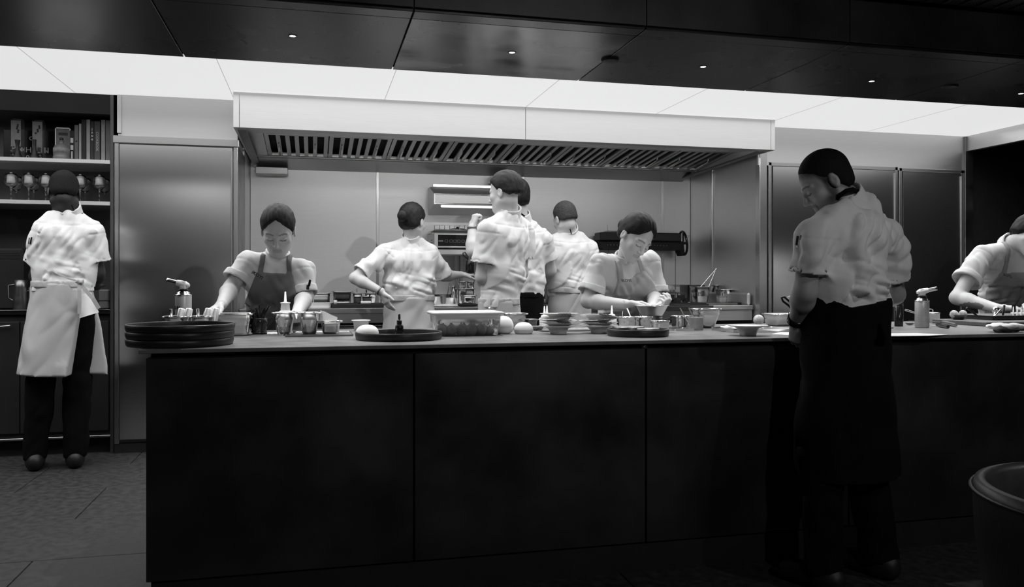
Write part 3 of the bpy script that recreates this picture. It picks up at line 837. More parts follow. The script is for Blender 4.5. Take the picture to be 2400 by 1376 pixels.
def person(label, S):
    """S: dict of joints (world metres) and clothing options; the body is one continuous skin mesh"""
    u_sh = unit(nv(S['sr']) - nv(S['sl'])); zax = unit(nv(S['nb']) - nv(S['pc']))
    fr = unit(np.cross(np.array([0, 0, 1.0]), u_sh)); fr[2] = 0; fr = unit(fr)
    lat = np.array([fr[1], -fr[0], 0])                       # person's right
    b = S.get('b', 1.0); tb = S.get('tr', 0.86) * b; fem = S.get('fem', False)
    base = nv(S['pc']).copy(); base[2] = 0
    root = thing('person', label, 'person', tuple(base))
    h = Head(S['hc'], S['hf'], S.get('hu', (0, 0, 1)), S.get('hs', 1.0))
    nb, pc = nv(S['nb']), nv(S['pc']); wc = lerp(pc, nb, 0.36); cc = lerp(pc, nb, 0.72)
    sl, sr = nv(S['sl']), nv(S['sr'])
    hip = [pc + lat * sx * 0.085 * b - np.array([0, 0, 0.04]) for sx in (-1, 1)]
    feet = S.get('feet')
    ank = []
    for i, sx in enumerate((-1, 1)):
        a = nv(feet[i]) if feet else np.array([hip[i][0] + lat[0] * sx * .02, hip[i][1] + lat[1] * sx * .02, 0.0]) + fr * 0.02
        a[2] = 0.085; ank.append(a)
    knee = [lerp(hip[i], ank[i], 0.5) + fr * 0.03 for i in range(2)]
    pts = [sl, sr, nb, pc, h.c, *hip, *knee, *ank]
    for sd in ('l', 'r'): pts += [nv(S['e' + sd]), nv(S['w' + sd])]
    lo = np.min(pts, 0) - 0.22; hi = np.max(pts, 0) + 0.22; lo[2] = 0.0
    fine = [(h.c, 0.145 * h.sc, S.get('hres', 0.0042))]
    for sd in ('l', 'r'):
        if S.get('h' + sd): fine.append((nv(S['w' + sd]) + unit(S['h' + sd][0]) * 0.07, 0.095, 0.0042))
    v = Vol(lo, hi, 0.0105, fine)
    # ---- skin
    add_head(v, h, nb, S.get('neck', 0.041 if fem else 0.052), fem, S.get('jaw', 0.92 if fem else 1.05))
    v.add(econe(pc, wc, (0.13 * b, 0.085 * b), (0.115 * b, 0.08 * b), lat), 0.03)
    v.add(econe(wc, cc, (0.115 * b, 0.08 * b), (0.135 * b, 0.092 * b), lat), 0.04)
    v.add(econe(cc, lerp(cc, nb, 0.7), (0.135 * b, 0.09 * b), (0.10 * b, 0.06 * b), lat), 0.04)
    for s_ in (sl, sr): v.add(cone(nb - np.array([0, 0, .02]), s_, 0.040 * b, 0.042 * b), 0.02)
    am = S.get('arm', 1.0) * (0.88 if fem else 1.0)
    for sd, s_ in (('l', sl), ('r', sr)):
        e, w = nv(S['e' + sd]), nv(S['w' + sd])
        v.add(cone(s_, e, 0.046 * am, 0.040 * am), 0.02)
        m = lerp(e, w, 0.28)
        v.add(cone(e, m, 0.040 * am, 0.0425 * am), 0.02); v.add(cone(m, w, 0.0425 * am, 0.0265 * am), 0.02)
        if S.get('h' + sd):
            dd, n, th, cu = S['h' + sd][:4]
            add_hand(v, w + unit(nv(dd)) * 0.008, dd, n, th, cu, sc=0.93 if fem else 1.02, **(S['h' + sd][4] if len(S['h' + sd]) > 4 else {}))
        else:
            dv = unit(w - e); add_hand(v, w, dv, np.cross(dv, lat) * -1, 1, 0.5)
    for i in range(2):
        v.add(cone(hip[i], knee[i], 0.075 * b, 0.052 * b), 0.03); v.add(cone(knee[i], ank[i], 0.05 * b, 0.036 * b), 0.02)
        v.add(econe(ank[i] - np.array([0, 0, .045]), ank[i] + fr * 0.13 - np.array([0, 0, .058]), (0.036, 0.035), (0.04, 0.025), lat), 0.03)
    org = tuple(base)
    v.build('body', S['skin'], root, face_tint(h, S.get('beard', 0), S.get('tattoo', ()), S.get('brow', .42), S.get('lip', .78), S.get('fade')), org)
    # ---- shirt
    slo = np.min([sl, sr, pc, nb, S['el'], S['er']], 0) - 0.2; shi = np.max([sl, sr, nb, pc, S['el'], S['er']], 0) + 0.2
    slo[2] = pc[2] - 0.10; shi[2] = max(nb[2], sl[2], sr[2], nv(S['el'])[2], nv(S['er'])[2]) + 0.14
    sh = Vol(slo, shi, S.get('sres', 0.0060))
    bl = S.get('blouse', 0.012)
    wx = S.get('wx', 1.0); dx = S.get('dx', 1.0)
    dn = np.array([0, 0, 1.0])
    sh.add(econe(pc, wc, (0.150 * b * wx, 0.112 * b * dx), (0.144 * b * wx + bl, 0.106 * b * dx + bl), lat), 0.03)
    sh.add(econe(wc, cc, (0.144 * b * wx + bl, 0.106 * b * dx + bl), (0.162 * b * wx, 0.116 * b * dx), lat), 0.04)
    sh.add(econe(cc, lerp(cc, nb, 0.62), (0.162 * b * wx, 0.114 * b * dx), (0.120 * b, 0.075 * b), lat), 0.05)
    for s_ in (sl, sr):
        sh.add(cone(nb - dn * .022, s_ - dn * .004, 0.050 * b, 0.046 * b), 0.04)
        sh.add(cone(lerp(cc, s_, .35), s_ - dn * .030, 0.080 * b, 0.052 * b), 0.05)
    if S.get('hunch'):
        sh.add(ell(lerp(cc, nb, 0.22) - fr * 0.030, np.array([lat, fr, [0, 0, 1]]), (0.172 * b, 0.085 * b, S['hunch'])), 0.05)
    if fem and S.get('bust', True):
        for sx in (-1, 1): sh.add(ell(cc + lat * sx * 0.07 * b + fr * 0.075 * b - dn * .02, np.array([lat, fr, [0, 0, 1]]), (0.07, 0.06, 0.075)), 0.05)
    sf = S.get('sleeve', 0.78); sr0 = S.get('slr', (0.068, 0.078))
    ends = []
    for sd, s_ in (('l', sl), ('r', sr)):
        e = nv(S['e' + sd]); f_ = S.get('sf' + sd, sf); ax = unit(e - s_); end = lerp(s_, e, f_)
        s0 = s_ - dn * .006 + ax * .012
        sh.add(cone(s0, lerp(s_, e, min(f_ + .3, 1.25)), (sr0[0] - .013) * b, (sr0[1] + .003) * b, clip=(end, ax)), 0.035)
        ends.append((end, ax, s_, e))
    sh.near(folds(S.get('seed', 1.0), S.get('fold', 0.0062) * 1.25, S.get('ff', 17.0), 0.28, lat, waist=wc[2] - .02, ends=[(e_[0], e_[1], 0) for e_ in ends]), 0.045)
    for (sd, s_), (end, ax, _, e) in zip((('l', sl), ('r', sr)), ends):     # the jacket always clears the body
        sh.add(cone(nb - dn * .02, s_, 0.040 * b + .009, 0.042 * b + .009), 0.012)
        sh.add(cone(s_, e, 0.046 * am + .010, 0.040 * am + .012, clip=(end, ax)), 0.012)
    # yoke seam across the back and arm-hole seams
    X, Y, Z = sh.grid()
    q = (X - pc[0]) * fr[0] + (Y - pc[1]) * fr[1] - (Z - pc[2]) * (float((nb - pc) @ fr) / max(nb[2] - pc[2], .1))
    zy = lerp(cc, nb, 0.42)[2]
    sh.F += (0.0034 * np.exp(-((Z - zy - 0.25 * np.abs((X - nb[0]) * lat[0] + (Y - nb[1]) * lat[1]) ** 1.5) / 0.0045) ** 2) * (q < -0.02)).astype(np.float32)
    for (end, ax, s_, e) in ends:
        t = (X - s_[0]) * ax[0] + (Y - s_[1]) * ax[1] + (Z - s_[2]) * ax[2]
        dd = np.sqrt((X - s_[0]) ** 2 + (Y - s_[1]) ** 2 + (Z - s_[2]) ** 2)
        sh.F += (0.0030 * np.exp(-((t - 0.018) / 0.0045) ** 2) * (dd < 0.10)).astype(np.float32)
    nd = unit(h.w(0, -0.030, -0.045) - nb)
    for (end, ax, s_, e) in ends:
        rr = (sr0[1] - 0.013) * b
        sh.cut(cyl(end - ax * 0.018, end + ax * 0.006, rr), 0.003)
    if S.get('hem'):
        sh.F = np.maximum(sh.F, S['hem'] - sh.grid()[2])
    if S.get('shirt_cut') is not None: S['shirt_cut'](sh)
    shirt = sh.build('chef_jacket', S.get('cloth', CLOTH), root, None, org)
    if S.get('cuff'):
        for (end, ax, s_, e) in ends:
            cv = Vol(end - 0.14, end + 0.14, 0.0065)
            cv.add(cone(end - ax * 0.06, end + ax * 0.06, (sr0[1] + .001) * b, (sr0[1] + .003) * b, clip=(end + ax * 0.004, ax)), 0)
            cv.F = np.maximum(cv.F, -((cv.grid()[0] - end[0]) * ax[0] + (cv.grid()[1] - end[1]) * ax[1] + (cv.grid()[2] - end[2]) * ax[2] + 0.034))
            cv.near(folds(S.get('seed', 1.0) + 3, 0.0018, 20, .5, lat))
            cv.cut(cyl(end - ax * 0.030, end + ax * 0.03, (sr0[1] - 0.013) * b), 0.003)
            cv.build('rolled_cuff', S.get('cloth', CLOTH), root, None, org)
    # stand-up collar
    ch_ = S.get('collar', 0.046); cr_ = (0.041 if fem else 0.052) * h.sc * 1.08 + 0.014
    if S.get('neck'): cr_ = S['neck'] * h.sc * 1.08 + .010
    cv = Vol(nb - 0.13, nb + 0.15, 0.0042)
    cl = nb - nd * 0.022; tilt = unit(nd + fr * S.get('coltilt', -0.12))
    ctop = nb + nd * ch_
    cv.add(cone(nb - nd * 0.05, nb + nd * 0.12, cr_ + 0.006, cr_ - 0.002, clip=(ctop, tilt)), 0)
    X, Y, Z = cv.grid()
    cv.F = np.maximum(cv.F, -((X - cl[0]) * nd[0] + (Y - cl[1]) * nd[1] + (Z - cl[2]) * nd[2]))
    if S.get('open_collar', True):      # meeting edges at the throat
        thr = np.abs((X - nb[0]) * lat[0] + (Y - nb[1]) * lat[1])
        frq = (X - nb[0]) * fr[0] + (Y - nb[1]) * fr[1]
        zc = (X - nb[0]) * nd[0] + (Y - nb[1]) * nd[1] + (Z - nb[2]) * nd[2]
        cv.F = np.maximum(cv.F, np.where(frq > 0, np.maximum(0, zc) * 0.55 - thr + 0.001 - 0.02 * (zc < 0), -1))
    cv.near(folds(S.get('seed', 1.0) + 2, 0.0012, 25, .5, lat), 0.02)
    cv.cut(cone(nb + nd * 0.02, nb + nd * 0.14, cr_ - 0.007, cr_ - 0.004), 0.003)
    cv.build('collar', S.get('cloth', CLOTH), root, None, org)
    # ---- trousers and shoes
    tv = Vol(np.array([min(p[0] for p in hip + ank) - 0.2, min(p[1] for p in hip + ank) - 0.2, 0.03]), np.array([max(p[0] for p in hip + ank) + 0.2, max(p[1] for p in hip + ank) + 0.2, pc[2] + 0.1]), 0.012)
    tv.add(econe(pc - np.array([0, 0, .03]), pc + np.array([0, 0, .06]), (0.14 * tb, 0.10 * tb), (0.135 * tb, 0.098 * tb), lat), 0.02)
    for i in range(2):
        tv.add(cone(hip[i], knee[i], 0.082 * tb, 0.072 * tb), 0.02)
        tv.add(cone(knee[i], ank[i], 0.076 * tb, 0.066 * tb, clip=(ank[i] - np.array([0, 0, .03]), (0, 0, -1))), 0.02)
    tv.near(folds(S.get('seed', 1.0) + 7, 0.006, 12, .8, lat))
    tv.build('trousers', S.get('trouser', TROUSER), root, None, org)
    for i in range(2):
        c = ank[i] * np.array([1, 1, 0]); sv = Vol(c - np.array([.2, .2, 0]), c + np.array([.2, .2, .16]), 0.009)
        sv.add(econe(c - fr * 0.03 + np.array([0, 0, .05]), c + fr * 0.15 + np.array([0, 0, .036]), (0.045, 0.055), (0.052, 0.036), lat), 0.0)
        sv.add(cone(c + np.array([0, 0, .05]), c + np.array([0, 0, .11]), 0.052, 0.05), 0.02)
        X, Y, Z = sv.grid(); sv.F = np.maximum(sv.F, 0.003 - Z)
        sv.build('shoe', SHOE, root, None, org)
    S.update(root=root, h=h, lat=lat, fr=fr, nbv=nb, pcv=pc, wcv=wc, ccv=cc, sh=sh, org=org, b=b, ends=ends)
    return root

def hair(S, kind, m, grow=0.008, line=None, back=-0.05):
    h = S['h']; v = Vol(h.c - 0.17, h.c + 0.17, 0.0045)
    v.add(h.E((0, -0.014, 0.040), (0.0745 + grow, 0.094 + grow, 0.084 + grow)), 0.0)
    if kind != 'cap':
        v.add(h.E((0, -0.045, -0.01), (0.066 + grow, 0.055 + grow, 0.065 + grow * .5)), 0.02)
    xs, ys = line or ([-0.13, -0.05, -0.012, 0.012, 0.05, 0.085], [back, back, -0.012, 0.0, 0.052, 0.066])
    X, Y, Z = v.grid()
    p = [X - h.c[0], Y - h.c[1], Z - h.c[2]]
    r = sum(p[i] * h.r[i] for i in range(3)) / h.sc; f = sum(p[i] * h.f[i] for i in range(3)) / h.sc; u = sum(p[i] * h.u[i] for i in range(3)) / h.sc
    hl = np.interp(f, xs, ys) + S.get('temple', 0.35) * np.clip(f - 0.02, 0, .05) / .05 * np.clip(0.045 - np.abs(r), -.03, .045) * 0.35 + 0.004 * vnoise(r * 90, f * 90, u * 20)
    e_ = np.clip((u - hl) / 0.022, 0, 1)
    v.F = v.F + ((1 - e_) ** 2 * (grow + 0.001) * h.sc).astype(np.float32)
    v.F = np.maximum(v.F, (hl - u) * 0.8 * h.sc)
    if kind == 'part':       # centre parting
        v.F += 0.006 * np.exp(-(r / 0.004) ** 2) * (f > -0.06)
    if kind == 'buzz':
        pass
    if kind != 'cap' and kind != 'buzz':
        amp = S.get('hairamp', 0.0022)
        v.near(lambda x, y, z: amp * vnoise(((x - h.c[0]) * h.r[0] + (y - h.c[1]) * h.r[1] + (z - h.c[2]) * h.r[2]) * 160, ((x - h.c[0]) * h.f[0] + (y - h.c[1]) * h.f[1] + (z - h.c[2]) * h.f[2]) * 28, (z - h.c[2]) * 40), 0.02)
    return v, (r, f, u)
def apron_bib(S, m, half, tt, off=0.010, strap=True, wrap=0.02, skirt=True, name='bib_apron', hem=0.5):
    """bib (half-width by height along the spine) lying on the jacket plus a skirt from the waist"""
    sh = S['sh']; X, Y, Z = sh.grid(); pc, nb = S['pcv'], S['nbv']; w = unit(nb - pc); L = np.linalg.norm(nb - pc)
    lat, fr = S['lat'], S['fr']
    p = [X - pc[0], Y - pc[1], Z - pc[2]]
    t = sum(p[i] * w[i] for i in range(3)) / L; s = sum(p[i] * lat[i] for i in range(3)) - sum(w[i] * lat[i] for i in range(3)) * t * L; q = sum(p[i] * fr[i] for i in range(3)) - sum(w[i] * fr[i] for i in range(3)) * t * L
    hw = np.interp(t, *half)
    reg = np.maximum(np.maximum(np.abs(s) - hw, (t - tt) * L), wrap - q)
    if strap:
        cx = np.interp(t, [tt, 1.04], [half[1][-1] - 0.014, 0.062])
        reg = np.minimum(reg, np.maximum(np.maximum(np.abs(np.abs(s) - cx) - 0.012, (t - 1.10) * L), np.maximum(-q - 0.0, (tt - 0.05 - t) * L)))
    a = sh.copy(); a.F = a.F - off
    a.near(folds(S.get('seed', 1.0) + 20, 0.0045, 11, .5, lat), 0.03); a.F = np.maximum(a.F, reg)
    a.build(name, m, S['root'], None, S['org'])
def skirt(S, m, z1, z0, r1, r0, name='waist_apron', fold=0.007, cutfn=None, band=True, shift=(0, 0, 0), res=0.0085):
    """waist apron: z1 waist height, z0 hem height, r = (half width, half depth)"""
    pc = S['pcv']; lat = S['lat']; c = np.array([pc[0], pc[1], 0]) + nv(shift)
    R0 = max(r0 + r1) + 0.06
    v = Vol(np.array([c[0] - R0, c[1] - R0, z0 - .05]), np.array([c[0] + R0, c[1] + R0, z1 + .08]), res)
    v.add(econe(c + np.array([0, 0, z0 - .2]), c + np.array([0, 0, z1]), (r0[0] + (r0[0] - r1[0]) * .2 / (z1 - z0), r0[1]), r1, lat), 0)
    X, Y, Z = v.grid()
    v.near(folds(S.get('seed', 1.0) + 11, fold, 9.0, .25, lat), 0.05)
    v.F = np.maximum(v.F, np.maximum(z0 - Z, Z - z1))
    if cutfn is not None: cutfn(v)
    v.build(name, m, S['root'], None, S['org'])
    if band:
        bv = Vol(np.array([c[0] - R0, c[1] - R0, z1 - .06]), np.array([c[0] + R0, c[1] + R0, z1 + .08]), 0.0075)
        bv.add(econe(c + np.array([0, 0, z1 - .1]), c + np.array([0, 0, z1 + .1]), (r1[0] + .003, r1[1] + .003), (r1[0] + .003, r1[1] + .003), lat), 0)
        X, Y, Z = bv.grid(); s = (X - c[0]) * lat[0] + (Y - c[1]) * lat[1]
        zz = Z - 0.05 * s * S.get('bandtilt', 0.0)
        bv.near(folds(S.get('seed', 1.0) + 5, 0.003, 22, .6, lat), 0.03)
        bv.F = np.maximum(bv.F, np.maximum(z1 - 0.028 - zz, zz - z1 - 0.014))
        bv.build('waistband', m, S['root'], None, S['org'])
def strip(S, name, pts, wid, m, up=None, th=0.004):
    """flat cloth or leather ribbon along pts"""
    pts = [Vector(p) for p in pts]; loops = []
    for i, p in enumerate(pts):
        t = (pts[min(i + 1, len(pts) - 1)] - pts[max(i - 1, 0)]).normalized()
        nrm = Vector(up[i] if isinstance(up, list) else (up or (0, -1, 0))); a = t.cross(nrm).normalized(); n = a.cross(t).normalized()
        loops.append([p + a * wid / 2 + n * th / 2, p - a * wid / 2 + n * th / 2, p - a * wid / 2 - n * th / 2, p + a * wid / 2 - n * th / 2])
    mb = MB().loft([[tuple(q - Vector(S['org'])) for q in l] for l in loops], smooth=False)
    return mb.build(name, m, S['root'])

def PP(px, py, Y): return np.array(P(px, py, Y))
PEOPLE = {}
# ---- man at the shelves, seen from behind
S = dict(hc=PP(150, 452, 5.42), hf=(-0.25, 0.85, -0.42), hs=1.06, tr=1.0, nb=PP(160, 496, 5.44), pc=PP(148, 712, 5.44),
         sl=PP(108, 536, 5.40), sr=PP(217, 540, 5.46), el=PP(86, 648, 5.46), wl=PP(118, 668, 5.68), er=PP(229, 640, 5.50), wr=PP(222, 668, 5.72),
         fade=([-0.13, -0.05, -0.012, 0.012, 0.05, 0.085], [-0.05, -0.05, -0.012, 0.0, 0.052, 0.066]), hem=ZY(664, 165, 5.3) - .05, skin=SKIN_D, b=1.06, seed=2.3, feet=[PP(82, 1062, 5.42), PP(176, 1060, 5.44)], slr=(0.078, 0.088), sleeve=0.72, wx=1.04, fold=0.0075, brow=.6, hres=0.0048)
person('tall man in white chef jacket with his back turned at the shelves', S); PEOPLE['left'] = S
v, _ = hair(S, 'buzz', HAIR_S, 0.0025); v.build('hair', HAIR_S, S['root'], None, S['org'])
hz = ZY(880, 110, 5.40)
def cut_left(v):
    X, Y, Z = v.grid(); c = S['pcv']
    # open down the back, to the right of the middle, down to the hem
    a = PX(180, 5.3); b = PX(243, 5.35); zt = ZY(742, 200, 5.3)
    xa = a - (zt - Z) * 0.16
    slot = np.maximum(np.maximum(xa - X, X - (b + (zt - Z) * 0.02)), np.maximum(Y - (c[1] + 0.03), Z - (zt + 0.10 - (X - a) * 0.2)))
    v.F = np.maximum(v.F, -slot)
    v.F = np.maximum(v.F, (hz - 0.05 * (X - c[0])) - Z - 0.0 * Y)
skirt(S, APRON_L, ZY(664, 165, 5.3), hz - 0.02, (0.168, 0.135), (0.255, 0.185), 'waist_apron', 0.010, cut_left)
kn = PP(186, 660, 5.27)
kv = Vol(kn - 0.06, kn + 0.06, 0.004); kv.add(ell(kn, np.eye(3), (0.024, 0.014, 0.014)), 0.004).add(ell(kn + np.array([.012, 0, -.004]), np.eye(3), (0.012, 0.018, 0.020)), 0.006)
kv.near(folds(4, 0.003, 60, 1), .02); kv.build('apron_knot', APRON_L, S['root'], None, S['org'])
strip(S, 'apron_tie', [kn + np.array(d) for d in ((0, 0, 0), (.03, -.006, -.045), (.075, -.008, -.10), (.105, .0, -.16))], 0.022, APRON_L)
strip(S, 'apron_tie', [kn + np.array(d) for d in ((0, 0, 0), (.002, -.008, -.05), (.004, -.008, -.12), (.0, -.004, -.19))], 0.020, APRON_L)
strip(S, 'apron_tie', [kn + np.array(d) for d in ((0, 0, 0), (-.06, -.004, .018), (-.12, .006, .048), (-.165, .05, .075))], 0.010, APRON_L)
tl = PP(207, 722, 5.27)
MB().loft([[tuple(nv(q) - nv(S['org'])) for q in l] for l in ([PP(188, 690, 5.31), PP(214, 686, 5.31), PP(214, 686, 5.335), PP(188, 690, 5.335)], [PP(187, 720, 5.285), PP(224, 715, 5.29), PP(224, 715, 5.31), PP(187, 720, 5.31)], [PP(186, 746, 5.275), PP(232, 732, 5.28), PP(232, 732, 5.29), PP(186, 746, 5.29)])]).build('jacket_tail', CLOTH, S['root'])
MB().tube([nv(PP(74, 556, 5.335)) - nv(S['org']), nv(PP(71, 572, 5.335)) - nv(S['org'])], 0.0045, 8).build('sleeve_pen', BLACK_GLOSS, S['root'])
MB().tube([nv(PP(69, 557, 5.34)) - nv(S['org']), nv(PP(67, 571, 5.34)) - nv(S['org'])], 0.0035, 8).build('sleeve_pen', STEEL_BRIGHT, S['root'])
strip(S, 'collar_loop', [PP(168, 481, 5.325), PP(171, 488, 5.32), PP(173, 494, 5.315)], 0.008, APRON_K, th=.003)

# ---- woman in a dark bib apron, facing us
S = dict(hc=PP(652, 541, 4.06), hf=(-0.06, -0.86, -0.50), hs=0.98, nb=PP(650, 608, 4.17), pc=PP(648, 770, 4.30), fem=True,
         sr=PP(581, 612, 4.15), sl=PP(704, 630, 4.13), er=PP(541, 676, 4.10), wr=PP(519, 714, 3.86), el=PP(716, 694, 4.08), wl=PP(694, 738, 3.80),
         hr=((-0.55, -0.75, -0.35), (0.1, -0.3, -0.95), 1, 0.55), temple=2.2, skin=SKIN_L, b=0.86, seed=6.1, slr=(0.076, 0.074), sleeve=0.68, sfl=0.92, cuff=True, wx=1.05, hres=0.0036)
person('woman with centre-parted dark hair wearing a dark grey bib apron', S); PEOPLE['w1'] = S
v, (r, f, u) = hair(S, 'part', HAIR_B, 0.0085, ([-0.13, -0.05, -0.02, 0.012, 0.045, 0.075, 0.10], [-0.07, -0.07, -0.05, -0.025, 0.030, 0.062, 0.072]))
v.add(S['h'].E((0, -0.105, -0.005), (0.035, 0.03, 0.035)), 0.012)
v.build('hair', HAIR_B, S['root'], None, S['org'])
apron_bib(S, APRON_D, ([0.0, 0.3, 0.70, 0.92], [0.185, 0.165, 0.110, 0.082]), 0.90, 0.011)
pn = PP(727, 656, 4.02)
MB().tube([pn - nv(S['org']), PP(724, 671, 4.02) - nv(S['org'])], 0.006, 10).build('sleeve_pen', BLACK_GLOSS, S['root'])
MB().tube([PP(722, 668, 4.025) - nv(S['org']), PP(721, 679, 4.025) - nv(S['org'])], 0.007, 10).build('sleeve_marker', GREY_DARK, S['root'])
text('IKOYI', 0.022, PRINT, S['root'], Matrix.Translation(Vector(PP(603, 645, 4.02)) - Vector(S['org'])) @ Matrix.Rotation(R(12), 4, 'Z') @ Matrix.Rotation(R(75), 4, 'X') @ Matrix.Rotation(R(-35), 4, 'Z'), name='apron_lettering', bold=.0006)

# ---- woman with a bun, hand on hip, back to us
S = dict(hc=PP(967, 520, 5.48), hf=(0.60, 0.78, -0.14), hs=1.0, nb=PP(963, 564, 5.50), pc=PP(962, 730, 5.50), fem=True,
         sl=PP(902, 589, 5.47), sr=PP(1010, 591, 5.52), el=PP(832, 652, 5.38), wl=PP(893, 683, 5.32), er=PP(1040, 647, 5.58), wr=PP(1080, 644, 5.68),
         hl=((0.42, -0.05, -0.88), (0.75, 0.55, 0.35), 1, 0.22, dict(spread=0.85, thumb_in=0.1)), hr=((0.95, 0.3, 0.05), (0.1, 0.3, -0.95), -1, 0.5), hem=ZY(697, 960, 5.4) - .04, skin=SKIN_L, b=0.96, seed=9.4, slr=(0.072, 0.070), sleeve=0.74, sfl=0.82, sfr=1.0, blouse=0.026, wx=1.04,  fold=0.0085, hres=0.0042)
person('woman with a hair bun and one hand on her hip, back turned', S); PEOPLE['w2'] = S
v, (r, f, u) = hair(S, 'long', HAIR_B, 0.009, ([-0.13, -0.05, -0.022, 0.008, 0.04, 0.075, 0.10], [-0.065, -0.065, -0.042, -0.004, 0.026, 0.052, 0.058]))
bun = PP(943, 506, 5.36)
v.add(ell(bun, np.eye(3), (0.034, 0.030, 0.038)), 0.012)
v.cut(cone(bun + np.array([.02, -.04, .01]), bun + np.array([-.02, -.03, -.015]), .004, .004), 0.008)
v.build('hair', HAIR_B, S['root'], None, S['org'])
S['seed'] = 3.3
skirt(S, APRON_L, ZY(697, 960, 5.4), 0.42, (0.166, 0.125), (0.222, 0.165), 'waist_apron', 0.009)
MB().lathe([(0.027, -.005), (0.031, -.005), (0.031, .005), (0.027, .005)], n=24, M=(unit(S['wl'] - S['el']) is not None) and Vector(unit(S['wl'] - S['el'])).to_track_quat('Z', 'Y').to_matrix().to_4x4()).build('bracelet', STEEL_DARK, S['root'], tuple(lerp(S['el'], S['wl'], .95) - nv(S['org'])))

# ---- man walking through the aisle
S = dict(hc=PP(1183, 452, 4.820), hf=(-0.72, 0.66, -0.12), hs=1.02, nb=PP(1193, 499, 4.840), pc=PP(1170, 722, 4.820),
         sl=PP(1142, 538, 4.740), sr=PP(1222, 532, 4.960), el=PP(1130, 650, 4.760), wl=PP(1142, 676, 4.990), er=PP(1222, 640, 4.980), wr=PP(1180, 664, 5.060),
         hem=ZY(705, 1165, 4.8) - .04, skin=SKIN_L, b=0.98, seed=12.7, slr=(0.078, 0.088), sleeve=0.70, fold=0.006, cloth=CLOTH, hres=0.0042)
person('man in white jacket walking past between the counter and the stove', S); PEOPLE['walk'] = S
v, _ = hair(S, 'long', HAIR_G, 0.012, ([-0.13, -0.05, -0.015, 0.012, 0.05, 0.085], [-0.022, -0.022, 0.0, 0.012, 0.055, 0.066]))
v.build('hair', HAIR_B, S['root'], None, S['org'])
skirt(S, APRON_L, ZY(705, 1165, 4.8), 0.42, (0.146, 0.112), (0.176, 0.145), 'waist_apron', 0.006)

# ---- black-haired man raising his fist
S = dict(hc=PP(1210, 466, 5.420), hf=(0.05, 0.98, -0.12), hs=1.05, nb=PP(1220, 515, 5.420), pc=PP(1222, 722, 5.440),
         sl=PP(1160, 556, 5.400), sr=PP(1274, 560, 5.420), el=PP(1108, 588, 5.320), wl=PP(1106, 534, 5.360), er=PP(1290, 634, 5.500), wr=PP(1268, 655, 5.740),
         hl=((0.30, 0.05, 0.95), (0.85, 0.35, -0.2), 1, 1.25, dict(thumb_in=0.9)), hem=ZY(690, 1240, 5.32) - .02, skin=SKIN_L, b=1.04, seed=15.2, slr=(0.076, 0.078), sleeve=0.62, sfl=0.55, fold=0.0075, hres=0.0045)
person('black-haired man raising his fist at the stove, behind the walking man', S); PEOPLE['fist'] = S
v, _ = hair(S, 'long', HAIR_D, 0.014, ([-0.13, -0.05, -0.012, 0.012, 0.05, 0.085], [-0.060, -0.060, -0.02, 0.0, 0.05, 0.06]))
v.build('hair', HAIR_D, S['root'], None, S['org'])
skirt(S, APRON_K, ZY(690, 1240, 5.32), 0.42, (0.152, 0.125), (0.170, 0.150), 'waist_apron', 0.006)
MB().lathe([(0.028, -.007), (0.033, -.007), (0.033, .007), (0.028, .007)], n=24, M=Vector(unit(S['wl'] - S['el'])).to_track_quat('Z', 'Y').to_matrix().to_4x4()).build('wristwatch', STEEL_DARK, S['root'], tuple(lerp(S['el'], S['wl'], .97) - nv(S['org'])))
strip(S, 'collar_loop', [PP(1218, 499, 5.330), PP(1224, 503, 5.325), PP(1230, 507, 5.330)], 0.010, APRON_K, th=.004)

# ---- man with cropped hair, apron tied at the back
S = dict(hc=PP(1324, 513, 5.590), hf=(-0.28, 0.92, -0.25), hs=1.0, hu=(-.12, 0, 1), nb=PP(1331, 541, 5.610), pc=PP(1335, 728, 5.610),
         sl=PP(1298, 572, 5.590), sr=PP(1382, 580, 5.620), el=PP(1288, 652, 5.590), wl=PP(1288, 692, 5.750), er=PP(1395, 655, 5.650), wr=PP(1380, 690, 5.840),
         fade=([-0.13, -0.05, -0.015, 0.012, 0.05, 0.085], [-0.022, -0.022, -0.008, 0.004, 0.052, 0.062]), hem=ZY(680, 1335, 5.4) - .05, skin=SKIN_L, b=1.02, seed=19.9, slr=(0.074, 0.080), sleeve=0.70, fold=0.0065, wx=1.02, hres=0.0045)
person('man with cropped hair bent over the stove, pale apron tied behind', S); PEOPLE['crop'] = S
v, _ = hair(S, 'buzz', HAIR_G, 0.0035, ([-0.13, -0.05, -0.015, 0.012, 0.05, 0.085], [-0.022, -0.022, -0.008, 0.004, 0.052, 0.062]))
v.build('hair', HAIR_G, S['root'], None, S['org'])
S['bandtilt'] = -1.2
skirt(S, APRON_L, ZY(680, 1335, 5.4), 0.42, (0.158, 0.125), (0.185, 0.150), 'waist_apron', 0.009)
kn = PP(1366, 683, 5.450)
kv = Vol(kn - 0.06, kn + 0.06, 0.004); kv.add(ell(kn, np.eye(3), (0.018, 0.012, 0.012)), 0.004); kv.near(folds(4, 0.003, 60, 1), .02); kv.build('apron_knot', APRON_L, S['root'], None, S['org'])
strip(S, 'apron_tie', [kn + np.array(d) for d in ((0, 0, 0), (.03, -.004, -.03), (.06, -.004, -.05))], 0.02, APRON_L)
strip(S, 'apron_tie', [kn + np.array(d) for d in ((0, 0, 0), (-.04, -.005, -.06), (-.10, -.01, -.15))], 0.018, APRON_L)
strip(S, 'collar_loop', [PP(1336, 537, 5.520), PP(1338, 543, 5.515), PP(1339, 549, 5.510)], 0.007, APRON_K, th=.003)

